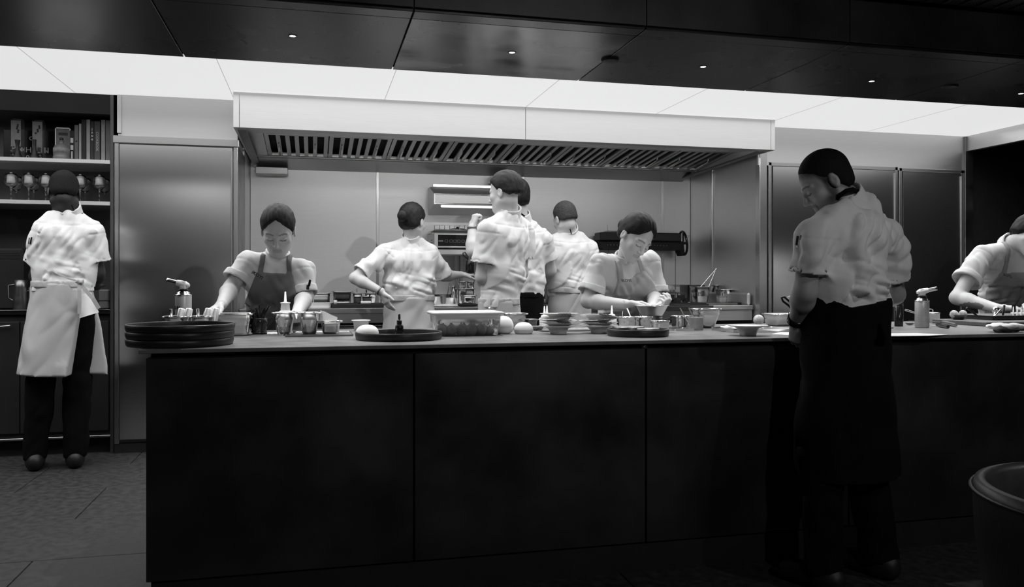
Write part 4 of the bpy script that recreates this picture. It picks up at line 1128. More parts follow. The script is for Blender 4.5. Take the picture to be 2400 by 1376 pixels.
# ---- woman in a pale bib apron plating over a bowl
S = dict(hc=PP(1490, 556, 3.98), hf=(0.20, -0.78, -0.60), hs=0.99, hu=(0.25, 0, 1), nb=PP(1464, 611, 4.10), pc=PP(1455, 765, 4.36), fem=True,
         sr=PP(1408, 619, 4.08), sl=PP(1522, 612, 4.14), er=PP(1378, 706, 4.05), wr=PP(1466, 713, 3.82), el=PP(1537, 694, 4.10), wl=PP(1527, 722, 3.86),
         hr=((0.90, -0.30, 0.02), (0.25, -0.35, -0.9), -1, 0.62, dict(curls=[0.42, 0.6, 0.75, 0.85])), hl=((0.55, -0.75, 0.20), (-0.2, 0.05, 0.95), -1, 0.95, dict(thumb_in=0.7)),
         temple=2.4, skin=SKIN_L, b=0.90, seed=23.5, slr=(0.078, 0.080), sleeve=0.76, sfl=0.92, cuff=True,  hres=0.0036)
person('woman with tied-back black hair plating over a steel bowl, pale bib apron', S); PEOPLE['w5'] = S
v, (r, f, u) = hair(S, 'part', HAIR_D, 0.011, ([-0.13, -0.05, -0.022, 0.006, 0.035, 0.06, 0.082, 0.11], [-0.06, -0.06, -0.035, -0.004, 0.026, 0.044, 0.062, 0.068]))
v.add(S['h'].E((0.01, -0.11, 0.0), (0.035, 0.035, 0.04)), 0.012)
v.build('hair', HAIR_D, S['root'], None, S['org'])
apron_bib(S, APRON_L, ([0.0, 0.3, 0.66, 0.92], [0.19, 0.165, 0.125, 0.085]), 0.90, 0.012)
text('IKOYI', 0.021, PRINT, S['root'], Matrix.Translation(Vector(PP(1468, 658, 3.765)) - Vector(S['org'])) @ Matrix.Rotation(R(4), 4, 'Z') @ Matrix.Rotation(R(60), 4, 'X'), name='apron_lettering', bold=.0008)

# ---- standing man on the guests' side of the counter
S = dict(hc=PP(1936, 428, 2.74), hf=(-0.80, 0.32, -0.50), hs=1.0, hu=(-0.1, 0.05, 1), tr=1.0, nb=PP(1987, 474, 2.73), pc=PP(1985, 772, 2.70),
         sl=PP(1904, 548, 2.64), sr=PP(2078, 546, 2.80), el=PP(1887, 685, 2.66), wl=PP(1866, 752, 2.78), er=PP(2096, 690, 2.90), wr=PP(2040, 712, 3.06),
         hl=((0.22, 0.30, -0.92), (0.9, 0.25, 0.3), 1, 0.55), fade=([-0.13, -0.05, -0.012, 0.016, 0.04, 0.062, 0.09], [-0.055, -0.055, -0.02, 0.0, 0.048, 0.062, 0.072]), skin=SKIN_M, b=1.02, seed=27.1, slr=(0.070, 0.076), sleeve=0.68, sfr=0.70, blouse=0.02, hunch=0.115, fold=0.0105, beard=0.75, brow=.25, cloth=CLOTH, dx=1.0,
         feet=[PP(1930, 1372, 2.62), PP(2060, 1372, 2.70)], hres=0.0036, tattoo=[(PP(2112, 668, 2.90), (0.09, 0.09, 0.012), 0.25)], )
def cut_front(sh):
    X, Y, Z = sh.grid(); a = PX(1915, 2.6); b = PX(1990, 2.6); c = PX(2078, 2.65)
    zz = np.interp(X, [a - .1, a, b, c, c + .1], [ZY(672, 1915, 2.6), ZY(676, 1915, 2.6), ZY(724, 1990, 2.6), ZY(698, 2075, 2.65), ZY(698, 2075, 2.65)])
    near_ = Y < S['pcv'][1] + 0.16
    sh.F = np.maximum(sh.F, np.where(near_, zz - Z, -1))
S['shirt_cut'] = None
person('standing man with shaved head and watch, black apron, before the counter', S); PEOPLE['front'] = S
v, _ = hair(S, 'buzz', HAIR_S, 0.0022, ([-0.13, -0.05, -0.012, 0.016, 0.04, 0.062, 0.09], [-0.055, -0.055, -0.02, 0.0, 0.048, 0.062, 0.072])); v.build('hair', HAIR_S, S['root'], None, S['org'])
apron_zw = ZY(706, 1990, 2.6)
def cut_f(v):
    X, Y, Z = v.grid(); x0 = PX(2050, 2.6); zt = ZY(752, 2050, 2.6); zb = ZY(812, 2050, 2.6)
    tri = np.maximum(np.maximum(np.abs(X - x0) - (zt - Z) * 0.34 * (Z < zt) , zb - Z), np.maximum(Z - zt, Y - S['pcv'][1] + 0.02))
    v.F = np.maximum(v.F, -tri)
    # waist line dips in the middle of the back
    zz = np.interp(X, [PX(1905, 2.6), PX(1990, 2.6), PX(2080, 2.65)], [ZY(672, 1905, 2.6), ZY(722, 1990, 2.6), ZY(698, 2080, 2.65)])
    v.F = np.maximum(v.F, Z - zz)
skirt(S, APRON_K, ZY(670, 1990, 2.6), 0.40, (0.160, 0.145), (0.225, 0.17), 'long_apron', 0.010, cut_f, band=False)
strip(S, 'neck_strap', [PP(1960, 470, 2.69), PP(1968, 458, 2.645), PP(1984, 447, 2.62), PP(2000, 444, 2.63), PP(2012, 450, 2.70)], 0.016, APRON_K, up=[(-.8, -.4, .3), (-.6, -.8, .3), (0, -1, .4), (.4, -1, .4), (.8, -.4, .3)], th=.006)
MB().lathe([(0.029, -.013), (0.036, -.013), (0.036, .013), (0.029, .013)], n=24, M=Vector(unit(S['wl'] - S['el'])).to_track_quat('Z', 'Y').to_matrix().to_4x4()).build('wristwatch', BLACK_GLOSS, S['root'], tuple(lerp(S['el'], S['wl'], .93) - nv(S['org'])))
for (x0, y0, x1, y1, mm) in ((1869, 553, 1866, 575, BLACK_GLOSS), (1877, 552, 1874, 562, BLACK_GLOSS), (1873, 554, 1869, 580, STEEL_BRIGHT)):
    MB().tube([PP(x0, y0, 2.556) - nv(S['org']), PP(x1, y1, 2.556) - nv(S['org'])], 0.0036, 8).build('sleeve_pen', mm, S['root'])

# ---- man bent over the end of the counter
S = dict(hc=PP(2414, 552, 4.10), hf=(0.45, -0.62, -0.55), hs=1.02, hu=(0.5, 0, 1), nb=PP(2370, 574, 4.22), pc=PP(2345, 745, 4.50),
         sr=PP(2303, 596, 4.22), sl=PP(2432, 640, 4.16), er=PP(2243, 698, 4.16), wr=PP(2335, 722, 3.96), el=PP(2470, 700, 4.12), wl=PP(2415, 708, 3.94),
         hr=((0.95, -0.25, 0.0), (0.2, -0.3, -0.9), -1, 0.5), hl=((-0.6, -0.5, -0.1), (0, -.3, -1), 1, 0.6), skin=SKIN_L, b=1.0, seed=31.3, slr=(0.078, 0.084), sleeve=0.62, cuff=True, hres=0.0045, 
         tattoo=[(PP(2275, 718, 4.05), (0.06, 0.08, 0.022), 0.3)])
person('man in pale bib apron bent over the counter end by the black opening', S); PEOPLE['right'] = S
v, _ = hair(S, 'long', HAIR_D, 0.010); v.build('hair', HAIR_D, S['root'], None, S['org'])
apron_bib(S, APRON_M, ([0.0, 0.3, 0.62, 0.80], [0.19, 0.17, 0.14, 0.10]), 0.78, 0.010)
text('IKOYI', 0.030, PRINT, S['root'], Matrix.Translation(Vector(PP(2361, 646, 4.02)) - Vector(S['org'])) @ Matrix.Rotation(R(18), 4, 'Z') @ Matrix.Rotation(R(62), 4, 'X') @ Matrix.Rotation(R(-14), 4, 'Z'), name='apron_lettering', bold=.0008)

# ================================================================== things on the pass counter
def OC(px, py, z=CZ): return PZ(px, py, z)
def rr(w, d, r, z, n=4):
    """rounded rectangle loop"""
    r = min(r, w / 2 * .98, d / 2 * .98); out = []
    for (cx, cy, a0) in ((w / 2 - r, d / 2 - r, 0), (-w / 2 + r, d / 2 - r, 90), (-w / 2 + r, -d / 2 + r, 180), (w / 2 - r, -d / 2 + r, 270)):
        for i in range(n + 1):
            a = R(a0 + 90 * i / n); out.append((cx + r * math.cos(a), cy + r * math.sin(a), z))
    return out
def gn_mesh(w, d, h, rim=0.012, taper=0.9, step=0.35, r=0.018, wall=0.0015):
    mb = MB()
    tw, td = w - 2 * rim, d - 2 * rim
    def sz(t): k = 1 - (1 - taper) * t; return tw * k, td * k
    L = [rr(w, d, r + rim, h - 0.006), rr(w, d, r + rim, h), rr(tw, td, r, h - 0.001)]
    ins = [rr(tw - .004, td - .004, r, h * (1 - step)), rr(sz(1)[0] * .99 - .006, sz(1)[1] * .99 - .006, r, 0.004)]
    mb.loft([rr(tw + .001, td + .001, r, h - 0.006)] + L + ins, cap0=False, cap1=True)
    out = [rr(*[x * 0.86 for x in sz(1)], r, 0.0), rr(*sz(1), r, 0.010), rr(sz(step)[0] - .002, sz(step)[1] - .002, r, h * (1 - step) - .004), rr(sz(0.1)[0] + .001, sz(.1)[1] + .001, r, h * (1 - step) + .003), rr(tw, td, r, h - 0.006), rr(w, d, r + rim, h - 0.006)]
    mb.loft(out, cap0=True, cap1=False)
    return mb
def gn(name, label, loc, w, d, h, rz=0.0, m=None, group=None, fill=None, fillm=None, **k):
    t = thing(name, label, 'container', loc, rz, group)
    gn_mesh(w, d, h, **k).build('pan_body', m or STEEL_POT, t)
    if fill:
        rim = k.get('rim', .012); tp = k.get('taper', .9)
        MB().loft([rr((w - 2 * rim) * tp * .97, (d - 2 * rim) * tp * .97, .015, 0.005), rr((w - 2 * rim) * .95, (d - 2 * rim) * .95, .015, h * fill)]).build('contents', fillm or BLACK_MATTE, t)
    return t
def round_tray(label, loc, r, h, group, m=LACQ, wall=0.006):
    t = thing('round_tray', label, 'tray', loc, 0, group)
    MB().lathe([(0, 0), (r * .97, 0), (r * .985, 0.003), (r, h * .5), (r, h - .002), (r - .002, h), (r - wall + .001, h), (r - wall, h - .002), (r - wall, 0.008)], n=72).build('rim', m, t)
    MB().lathe([(0, 0.006), (r - wall + .0005, 0.006), (r - wall + .0005, 0.0085), (0, 0.0085)], n=72).build('inner_disc', GREY_TRAY, t)
    return t
GREY_TRAY = mat('worn_tray_inside', 0.05, 0.42, 0.0, var=0.25, scale=10)
def lathe_thing(name, label, cat, loc, prof, m, n=40, group=None, sx=1, sy=1, rz=0):
    return tag(MB().lathe(prof, n=n, sx=sx, sy=sy).build(name, m, None, loc, rz), label, cat, group)
def spoon(parent, a, b, bowl=0.014, m=None, name='spoon', r=0.0028, label=None, cat=None):
    """a = bowl end, b = handle end (local to parent or world when parent is None)"""
    a, b = Vector(a), Vector(b); o = a if parent is None else Vector((0, 0, 0))
    mb = MB().tube([a - o, a + (b - a) * .5 - o, b - o], [r * .8, r * .8, r * 1.3], 8)
    M = (b - a).to_track_quat('Z', 'Y').to_matrix().to_4x4()
    mb.lathe([(0, -bowl * 1.5), (bowl * .7, -bowl), (bowl, 0), (bowl * .7, bowl), (0, bowl * 1.4)], tuple(a - o), n=12, sy=.3, M=M)
    ob = mb.build(name, m or STEEL_BRIGHT, parent)
    if parent is None:
        ob.location = a; tag(ob, label, cat or 'spoon')
    return ob
def M_dir(d): return Vector(d).normalized().to_track_quat('Z', 'Y').to_matrix().to_4x4()

# 1. stack of black round trays at the end of the counter
c = OC(479, 781); c = Vector((c.x, 3.135, CZ)); rbig = 0.1845
for i, lab in enumerate(('lowest', 'middle', 'top')):
    round_tray('large black round tray at the counter end, %s of its stack of three' % lab, (c.x + (0.001 * i), c.y, CZ + 0.0255 * i), rbig - 0.0015 * (2 - i), 0.0255, 'stacked black round trays')
# 2. gas torches
def torch(label, loc, rz, lean, letters=None, sc=1.0, hh=0.128):
    t = thing('gas_torch', label, 'torch', loc, rz, 'gas torches on the counter')
    r, h = 0.0325 * sc, hh
    MB().lathe([(0, 0.002), (r * .9, 0), (r, 0.004), (r, h), (r * .97, h + .003)], n=36).build('canister', CAN, t)
    MB().lathe([(r * .99, h), (r * 1.03, h + .002), (r * 1.03, h + .005), (r * .8, h + .007), (r * .78, h + .015), (r * .55, h + .019), (r * .55, h + .022), (0, h + .022)], n=36).build('canister_shoulder', STEEL_POT, t)
    MB().lathe([(r * .62, h + .022), (r * .66, h + .024), (r * .66, h + .028), (r * .5, h + .030), (0, h + .030)], n=24).build('locking_collar', BLACK_GLOSS, t)
    hb = MB(); z = h + .028
    hb.loft([rr(.026, .024, .006, z), rr(.028, .026, .006, z + .014), rr(.030, .026, .007, z + .026), rr(.022, .020, .006, z + .034)])
    d = Vector((math.cos(lean), 0, math.sin(lean)))
    p0 = Vector((0.004, 0, z + .022))
    hb.tube([p0 - d * .026, p0 - d * .012, p0 + d * .004, p0 + d * .016], [.010, .0135, .0145, .0135], 14)
    hb.box(-.012, -.004, -.006, .006, z + .002, z + .012, .002)
    hb.build('torch_head', PLASTIC_W, t)
    MB().tube([p0 + d * .012, p0 + d * .024], .0125, 16).build('nozzle_ring', PLASTIC_W, t)
    MB().tube([p0 + d * .02, p0 + d * .052, p0 + d * .066, p0 + d * .066 * .999], [.0095, .0095, .0105, .0105], 16).build('burner_tube', STEEL_POT, t)
    MB().tube([p0 + d * .0655, p0 + d * .0672], .0085, 16).build('burner_mouth', BLACK_MATTE, t)
    MB().tube([p0 - d * .03, p0 - d * .022], .006, 12).build('gas_knob', PLASTIC_W, t)
    if letters:
        # print wrapped round the canister, read from the camera side
        for i, chx in enumerate(letters):
            a = letters_start(len(letters), i)
            Mx = Matrix.Rotation(a - rz, 4, 'Z') @ Matrix.Translation((0, -r - .0003, h * .70)) @ Matrix.Rotation(R(90), 4, 'X')
            text(chx, 0.019, PRINT, t, Mx, 0.0003, 'canister_print', bold=.0008)
    for q in range(5):
        MB().lathe([(r + .0002, h * .18 + q * .010), (r + .0004, h * .18 + q * .010), (r + .0004, h * .18 + q * .010 + .0012), (r + .0002, h * .18 + q * .010 + .0012)], n=36).build('printed_line', PRINT_G, t)
    return t
def letters_start(n, i): return R(-62 + i * 34)
CAN = mat('printed_can', 0.46, 0.34, 0.3, var=0.05, scale=20)
PRINT_G = mat('grey_print', 0.28, 0.5, 0.1, var=0.1, scale=30)
q = OC(430, 775); torch('white-headed gas torch pointing to the shelves, behind the stacked trays', (PX(430, 3.66), 3.66, CZ), R(168), R(14), 'ON', hh=.166)
q = OC(2161, 768); torch('white-headed gas torch standing alone by the knives, pointing right', tuple(q), R(-20), R(12))

TUBE = mat('satin_tube', 0.85, 0.42, 0.7, var=0.03, scale=8)
# 3. two small pans with steel tubes, a long pan
for (x0, x1, yb, lab) in ((378, 438, 788, 'small steel pan of tubes nearest the gas torch'), (442, 497, 788, 'small steel pan of tubes next to the long pan')):
    Y = 3.42; cx = PX((x0 + x1) / 2, Y); w_ = (x1 - x0 - 3) * mpp(430, Y)
    t = gn('small_pan', lab, (cx, Y + .05, CZ + .0), w_, 0.13, 0.090, m=STEEL_POT, group='pans of steel tubes')
    for k_, xx in enumerate((x0 + 34, x0 + 52)):
        px_, py_ = PX(xx, Y) - cx, -.02
        MB().lathe([(0, 0), (.012, 0), (.0135, .002), (.0135, .078), (.012, .081), (0, .082)], n=20, M=Matrix.Rotation(R(-14), 4, 'X') @ Matrix.Rotation(R(8), 4, 'Y')).build('steel_tube', TUBE, t, (px_ + .004, py_, .040))
    MB().tube([(PX(x0 + 22, Y) - cx, 0, .02), (PX(x0 + 18, Y) - cx, -.01, .118)], [.0045, .0065], 10).build('spatula', STEEL_POT, t)
t = gn('shallow_pan', 'long shallow steel pan before the woman in the dark apron', (PX(545, 3.62), 3.62, CZ), 96 * mpp(545, 3.62), 0.17, 0.093)
# 4. caddy of black-handled tools
q = OC(606, 784)
t = thing('tool_caddy', 'black caddy full of black-handled tools beside the stacked trays', 'caddy', (q.x, q.y + .02, CZ + .006))
MB().lathe([(0, 0), (.030, 0), (.034, .004), (.030, .012), (.036, .022), (.031, .032), (.038, .045), (.034, .052), (.036, .062), (.032, .064), (.030, .02), (0, .02)], n=28).build('holder', BLACK_GLOSS, t)
for (dx, dy, dz, tl) in ((-.022, -.008, .108, -.012), (-.010, .006, .105, -.003), (.003, -.004, .118, .0), (.014, .004, .105, .010), (.022, -.006, .116, .022), (-.004, .014, .10, .004)):
    MB().tube([(dx * .6, dy, .03), (dx * .9, dy, .07), (dx + tl, dy, dz)], [.004, .0068, .0062], 10).build('tool_handle', BLACK_GLOSS, t)
# 5. low steel trays and a dark mat along the working side
def low_tray(label, x0, x1, yf, dep, m, h=0.008, cat='tray'):
    a, b = OC(x0, yf), OC(x1, yf); w_ = b.x - a.x; y0 = min(a.y, b.y)
    t = thing('flat_tray' if cat == 'tray' else 'rubber_mat', label, cat, ((a.x + b.x) / 2, y0 + dep / 2, CZ))
    MB().loft([rr(w_ * .99, dep * .99, .01, 0), rr(w_, dep, .012, h), rr(w_ - .006, dep - .006, .01, h), rr(w_ - .010, dep - .010, .008, h - .003)], smooth=False).build('tray_body', m, t)
    return t
low_tray('short steel tray under the tool caddy', 588, 668, 787.5, 0.16, STEEL_POT, .006)
low_tray('dark steel tray carrying the two deep pans and the paper sheet', 669, 829, 788, 0.26, STEEL_DARK, .007)
TR2 = CZ + .005
t = thing('chain_strainer', 'coil of fine steel chain lying behind the tool caddy', 'chain', tuple(OC(657, 779)))
for k_ in range(7):
    MB().lathe([(.0035, 0), (.005, .0015), (.0035, .003)], n=10).build('chain_link', STEEL_BRIGHT, t, (-.03 + k_ * .010, .01 * math.sin(k_ * 1.7), .0005 + .004 * (k_ % 2)), k_)
def pan_on(label, x0, x1, yb, h, d, z=TR2, **k):
    q = OC((x0 + x1) / 2, yb, z); w_ = (x1 - x0) * mpp((x0 + x1) / 2, q.y + d / 2 * .9)
    return gn('deep_pan', label, (q.x, q.y + d / 2 * .86, z), w_, d, h, group=k.pop('group', None), **k), q, w_
ta, qa, wa = pan_on('deep steel pan holding a white squeeze bottle', 636, 695, 784, 0.092, 0.115, taper=.76, r=.03)
tb_, qb, wb = pan_on('empty deep steel pan between the squeeze bottle and paper sheet', 696, 754, 784, 0.092, 0.115, taper=.76, r=.03)
t = thing('squeeze_bottle', 'white squeeze bottle with long nozzle standing in a deep pan', 'bottle', (ta.location.x + .004, ta.location.y, ta.location.z + .006))
MB().lathe([(0, 0), (.025, 0), (.027, .004), (.027, .088), (.018, .094), (.017, .1)], n=28).build('bottle_body', PLASTIC_W, t)
MB().lathe([(.0185, .094), (.0195, .096), (.0175, .122), (.021, .123), (.021, .126), (.010, .128), (.0058, .130), (.003, .172), (0, .173)], n=24).build('nozzle_cap', PLASTIC_W, t)
tc_, qc, wc_ = pan_on('shallow steel pan with a leaning white paper sheet', 748, 803, 783, 0.055, 0.11, taper=.93)
t = thing('paper_sheet', 'stiff white paper sheet propped in a shallow steel pan', 'paper', tuple(tc_.location))
a, b, c_, d_ = [Vector(P(*p, tc_.location.y)) - Vector(tc_.location) for p in ((749, 757), (751, 727), (791, 744), (789, 757))]
MB().loft([[tuple(Vector(v_) + Vector((0, o_, 0))) for v_ in (a, b, c_, d_)] for o_ in (-.0008, .0008)], smooth=False).build('sheet', PAPER, t)
MB().loft([[tuple(Vector(v_) + Vector((0, o_, 0))) for v_ in (a + Vector((.004, .03, 0)), b + Vector((.012, .03, -.004)), c_ + Vector((-.002, .03, -.002)), d_ + Vector((0, .03, 0)))] for o_ in (-.0008, .0008)], smooth=False).build('folded_back_sheet', PAPER, t)
# 6. white tub, tray with stone and dropper bottle
q = OC(847, 776); lathe_thing('plastic_tub', 'small white plastic tub behind the white dome', 'tub', (q.x, q.y + .03, CZ), [(0, 0), (.030, 0), (.036, .045), (.043, .046), (.043, .049), (.034, .048), (.028, .006), (0, .006)], PLASTIC_W)
q = OC(935, 802); tr2 = (PX(935, 3.235), 3.235, CZ)
round_tray('black round tray carrying a white dome and a dropper bottle', tr2, 0.170, 0.030, 'black round trays on the counter front')
def dome(label, loc, w_, h, rz=0, name='ceramic_dome', flat=0.25, m=MATTE_W, d=None):
    pr = [(0, 0)] + [(w_ / 2 * math.cos(a) ** .8 if a < 1.56 else 0, h * (flat + (1 - flat) * math.sin(a))) for a in [i * math.pi / 2 / 12 for i in range(13)]]
    pr = [(0, 0), (w_ / 2 * .82, 0), (w_ / 2 * .93, h * flat * .35)] + pr[1:]
    return tag(MB().lathe(pr, n=40, sy=(d or w_) / w_).build(name, m, None, loc, rz), label, 'dome', 'smooth white stoneware domes')
q = OC(862, 790, CZ + .009); dome('smooth white dome lying on the round tray', (q.x, q.y + .04, CZ + .0088), 55 * mpp(862, q.y), 0.046)
q = OC(937, 787, CZ + .009)
t = thing('dropper_bottle', 'small black dropper bottle standing on the round tray', 'bottle', (q.x, q.y + .02, CZ + .0088))
MB().lathe([(0, 0), (.0155, 0), (.017, .002), (.017, .036), (.015, .042), (.009, .046), (.0085, .05)], n=28).build('bottle_body', BLACK_GLOSS, t)
MB().lathe([(.0095, .046), (.0105, .047), (.0105, .060), (.009, .062), (.0055, .063), (.005, .072), (.0048, .084), (.003, .087), (0, .0875)], n=24).build('dropper_cap', BLACK_GLOSS, t)
# 7. clear container with fruit
q = OC(1090, 788.5); Yc = q.y
w1 = (1162 - 1016) * mpp(1090, Yc); w2 = 178 * mpp(1090, Yc + .02)
t = thing('clear_food_box', 'clear plastic food box with lid holding dark round fruit', 'container', (PX(1090, Yc + .10), Yc + .105, CZ))
BOXP = mat('box_plastic', 0.9, 0.16, 0.0, trans=0.93, ior=1.12, var=0.02, scale=5)
dp = 0.20
MB().loft([rr(w1 * .97, dp * .96, .02, 0), rr(w1 * .985, dp * .98, .022, .008), rr(w1, dp, .024, .050), rr(w1 * 1.05, dp * 1.05, .026, .053), rr(w1 * 1.07, dp * 1.07, .026, .086), rr(w1 * 1.16, dp * 1.12, .03, .088), rr(w1 * 1.16, dp * 1.12, .03, .091)], cap1=False).build('box_body', BOXP, t)
LIDP = mat('frosted_lid', 0.8, 0.35, 0.0, trans=0.35, ior=1.3, var=0.03, scale=4)
MB().loft([rr(w1 * 1.02, dp * 1.0, .026, .078), rr(w1 * 1.05, dp * 1.03, .026, .092), rr(w1 * 1.19, dp * 1.15, .03, .092), rr(w1 * 1.19, dp * 1.15, .03, .097), rr(w1 * 1.12, dp * 1.08, .03, .1005), rr(w1 * .9, dp * .86, .03, .099)]).build('lid', LIDP, t)
FRUIT = mat('dark_fruit_skin', 0.26, 0.45, 0.0, var=0.35, scale=18)
k_ = 0
for (fx_p, fy_, s_) in ((1036, 0.02, .024), (1059, .018, .025), (1083, .022, .026), (1106, .016, .027), (1128, .02, .026), (1150, .03, .020), (1048, .10, .026), (1072, .12, .026), (1098, .11, .027), (1122, .12, .025), (1144, .10, .024)):
    k_ += 1
    o = MB().lathe([(0, 0), (s_ * .55, .001), (s_ * .95, s_ * .5), (s_, s_ * .95), (s_ * .8, s_ * 1.5), (s_ * .35, s_ * 1.85), (s_ * .10, s_ * 2.1), (0, s_ * 2.12)], n=20).build('fig', FRUIT, None, (PX(fx_p, Yc + .03), Yc + .03 + fy_, CZ + .0012))
    o.rotation_euler = (R(random.uniform(-4, 4)), R(random.uniform(-4, 4)), random.random() * 6)
    row = 'front' if fy_ < .05 else 'back'
    tag(o, 'dark round fig in the clear box, %s of its %s row' % (['first from the round tray', 'second', 'third', 'fourth', 'fifth', 'last and smallest', 'first from the round tray', 'second', 'third', 'fourth', 'last'][k_ - 1], row), 'fig', 'figs in the clear food box')
    MB().tube([(0, 0, s_ * 2.05), (.001, 0, s_ * 2.25)], [.003, .0022], 8).build('stem', FRUIT, o)
# 8. white egg-like domes
q = OC(1185, 783.5)
t = lathe_thing('ceramic_egg', 'large egg-shaped white stoneware object beside the clear food box', 'egg', (q.x, q.y + .035, CZ), [(0, 0), (.022, 0), (.036, .008), (.0425, .026), (.042, .042), (.035, .060), (.022, .072), (.010, .0765), (0, .077)], MATTE_W, 44)
q = OC(1232, 783.5); dome('low white stoneware dome between the egg and stacked plates', (q.x, q.y + .035, CZ), .084, .050, flat=.3)
# 9. pans behind the eggs
q = OC(1214, 772); gn('deep_pan', 'steel pan with wide rim behind the white egg', (q.x, q.y + .06, CZ), 57 * mpp(1214, q.y + .05), .12, .075, taper=.85)
q = OC(1250, 771); gn('small_pan', 'small dark pan behind the low white dome', (q.x, q.y + .06, CZ), 34 * mpp(1250, q.y), .09, .045, m=STEEL_DARK, rim=.006, taper=.95)
q = OC(1262, 775); lathe_thing('sauce_dish', 'small dark steel dish beside the first plate stack', 'dish', (q.x, q.y + .02, CZ), [(0, 0), (.018, 0), (.024, .006), (.031, .020), (.029, .020), (.022, .008), (0, .006)], STEEL_DARK)
low_tray('narrow steel tray behind the stacked plates', 1262, 1420, 776, 0.16, STEEL_DARK, .006)
_p = P(1180, 700, 3.76); spoon(None, Vector((_p.x, 3.76, CZ + .004)), P(1147, 721, 3.70), .01, STEEL_POT, 'tasting_spoon', .004, label='steel tasting spoon leaning behind the clear food box', cat='spoon')
# 10. stacks of footed plates
PL = MB().lathe([(0, .004), (.030, .0), (.034, .0), (.035, .003), (.038, .012), (.046, .024), (.056, .0285), (.083, .0335), (.0845, .0355), (.083, .0365), (.056, .0325), (.045, .028), (.034, .014), (0, .010)], n=56).mesh('plate_body'); PL.materials.append(PORC)
SAUCE = mat('dark_sauce', 0.02, 0.3, 0.0, var=0.3, scale=20)
def plate(label, loc, tilt=(0, 0), rz=0, group=None, smear=True, name='footed_plate'):
    t = thing(name, label, 'plate', loc, rz, group)
    t.rotation_euler = (tilt[0], tilt[1], rz)
    o = bpy.data.objects.new('plate_body', PL); COL.objects.link(o); o.parent = t
    if smear:
        mb = MB(); n_ = 14
        a0 = -rz - math.pi / 2 - .35; lo_ = []
        for i in range(n_ + 1):
            a = a0 + .7 * i / n_; w_ = .003 + .006 * abs(math.sin(i * 2.1)) * math.sin(math.pi * i / n_)
            lo_.append([(math.cos(a) * r_, math.sin(a) * r_, z_) for (r_, z_) in ((.0835, .0374), (.0850, .0352 - w_ * .3), (.080 - w_, .0350 - w_ * .4), (.080 - w_, .0372))])
        mb.loft(lo_); mb.build('sauce_smear', SAUCE, t)
    return t
for si, (px_, yb, where) in enumerate(((1314, 783.5, 'stack beside the white domes'), (1410, 782, 'stack beside the shallow black tray'))):
    q = OC(px_, yb); cx, cy = q.x, q.y + .035
    spec = [(0, 0, 0, 0, 0), (.002, .0, .0125, .05, 1.0), (-.002, .002, .0245, -.06, 2.2), (.003, -.001, .037, .10, 3.9), (.004, .0, .053, -.02, 5.0)] if si == 0 else [(0, 0, 0, 0, .4), (.001, 0, .0125, .03, 1.7), (-.001, .001, .0245, .06, 3.0), (.0, .002, .0385, -.14, 4.4)]
    names = ['lowest', 'second', 'third', 'fourth', 'top'] if si == 0 else ['lowest', 'second', 'third', 'top']
    for k_, (dx, dy_, dz_, ti, rz_) in enumerate(spec):
        plate('white footed plate, %s of the %s' % (names[k_], where), (cx + dx, cy + dy_, CZ + dz_), (ti * .4, ti), rz_, 'used white plates stacked on the counter', k_ > 0)
for (px_, Y, lab) in ((1276, 3.75, 'white squeeze bottle behind the first plate stack'), (1282, 3.82, 'white squeeze bottle hidden behind the first plate stack, further back'), (1434, 3.78, 'white squeeze bottle behind the second plate stack')):
    t = thing('squeeze_bottle', lab, 'bottle', (PX(px_, Y), Y, CZ))
    MB().lathe([(0, 0), (.022, 0), (.024, .004), (.024, .045), (.016, .052), (.0155, .056)], n=24).build('bottle_body', PLASTIC_W, t)
    MB().lathe([(.017, .051), (.018, .053), (.016, .064), (.006, .068), (.0028, .108), (0, .109)], n=20).build('nozzle_cap', PLASTIC_W, t)
# 11. shallow black tray with steel discs
c3 = (PX(1495, 3.19), 3.19, CZ)
round_tray('shallow black round tray with two steel lids', c3, .1285, .030, 'black round trays on the counter front')
for (dx, dy_, dz_, r_, lab) in ((-.030, .03, .018, .066, 'round steel lid lying underneath in the shallow tray'), (.030, -.005, .012, .060, 'round steel lid lying on top in the shallow tray')):
    tag(MB().lathe([(0, 0), (r_ - .002, 0), (r_, .003), (r_, .018), (r_ - .003, .021), (0, .021)], n=44).build('steel_disc', STEEL_DARK, None, (c3[0] + dx, c3[1] + dy_, CZ + dz_ - .0005)), lab, 'lid', 'steel lids in the shallow tray')
# 12. insert pans with dark contents
for k_, (x0, x1) in enumerate(((1451, 1490), (1488, 1527))):
    Y = 3.58; gn('insert_pan', ['small square pan of dark sauce beside the second plate stack', 'small square pan of dark sauce in front of the mixing bowl'][k_], (PX((x0 + x1) / 2, Y), Y, CZ), 38 * mpp(1480, Y), .10, .062, m=STEEL_POT, rim=.006, taper=.96, group='small pans of dark sauce')
for (a_, b_, lab) in (((1458, 752, 3.60), (1461, 730, 3.62), 'teaspoon standing in the sauce pan by the plates'), ((1482, 752, 3.60), (1470, 724, 3.66), 'broad palette knife leaning in the sauce pans'), ((1508, 752, 3.60), (1500, 735, 3.62), 'teaspoon standing in the pan before the mixing bowl')):
    s_ = spoon(None, P(*a_), P(*b_), .006, STEEL_BRIGHT, 'teaspoon', .003, lab, 'spoon')
q = OC(1526, 770)
t = thing('mixing_bowl', 'wide tapered steel mixing bowl under the plating woman\'s hands', 'bowl', (PX(1527, 3.74), 3.74, CZ + .055))
MB().lathe([(0, 0), (.048, 0), (.054, .004), (.082, .050), (.088, .052), (.088, .054), (.081, .053), (.052, .008), (0, .005)], n=52).build('bowl_body', STEEL_BRIGHT, t)
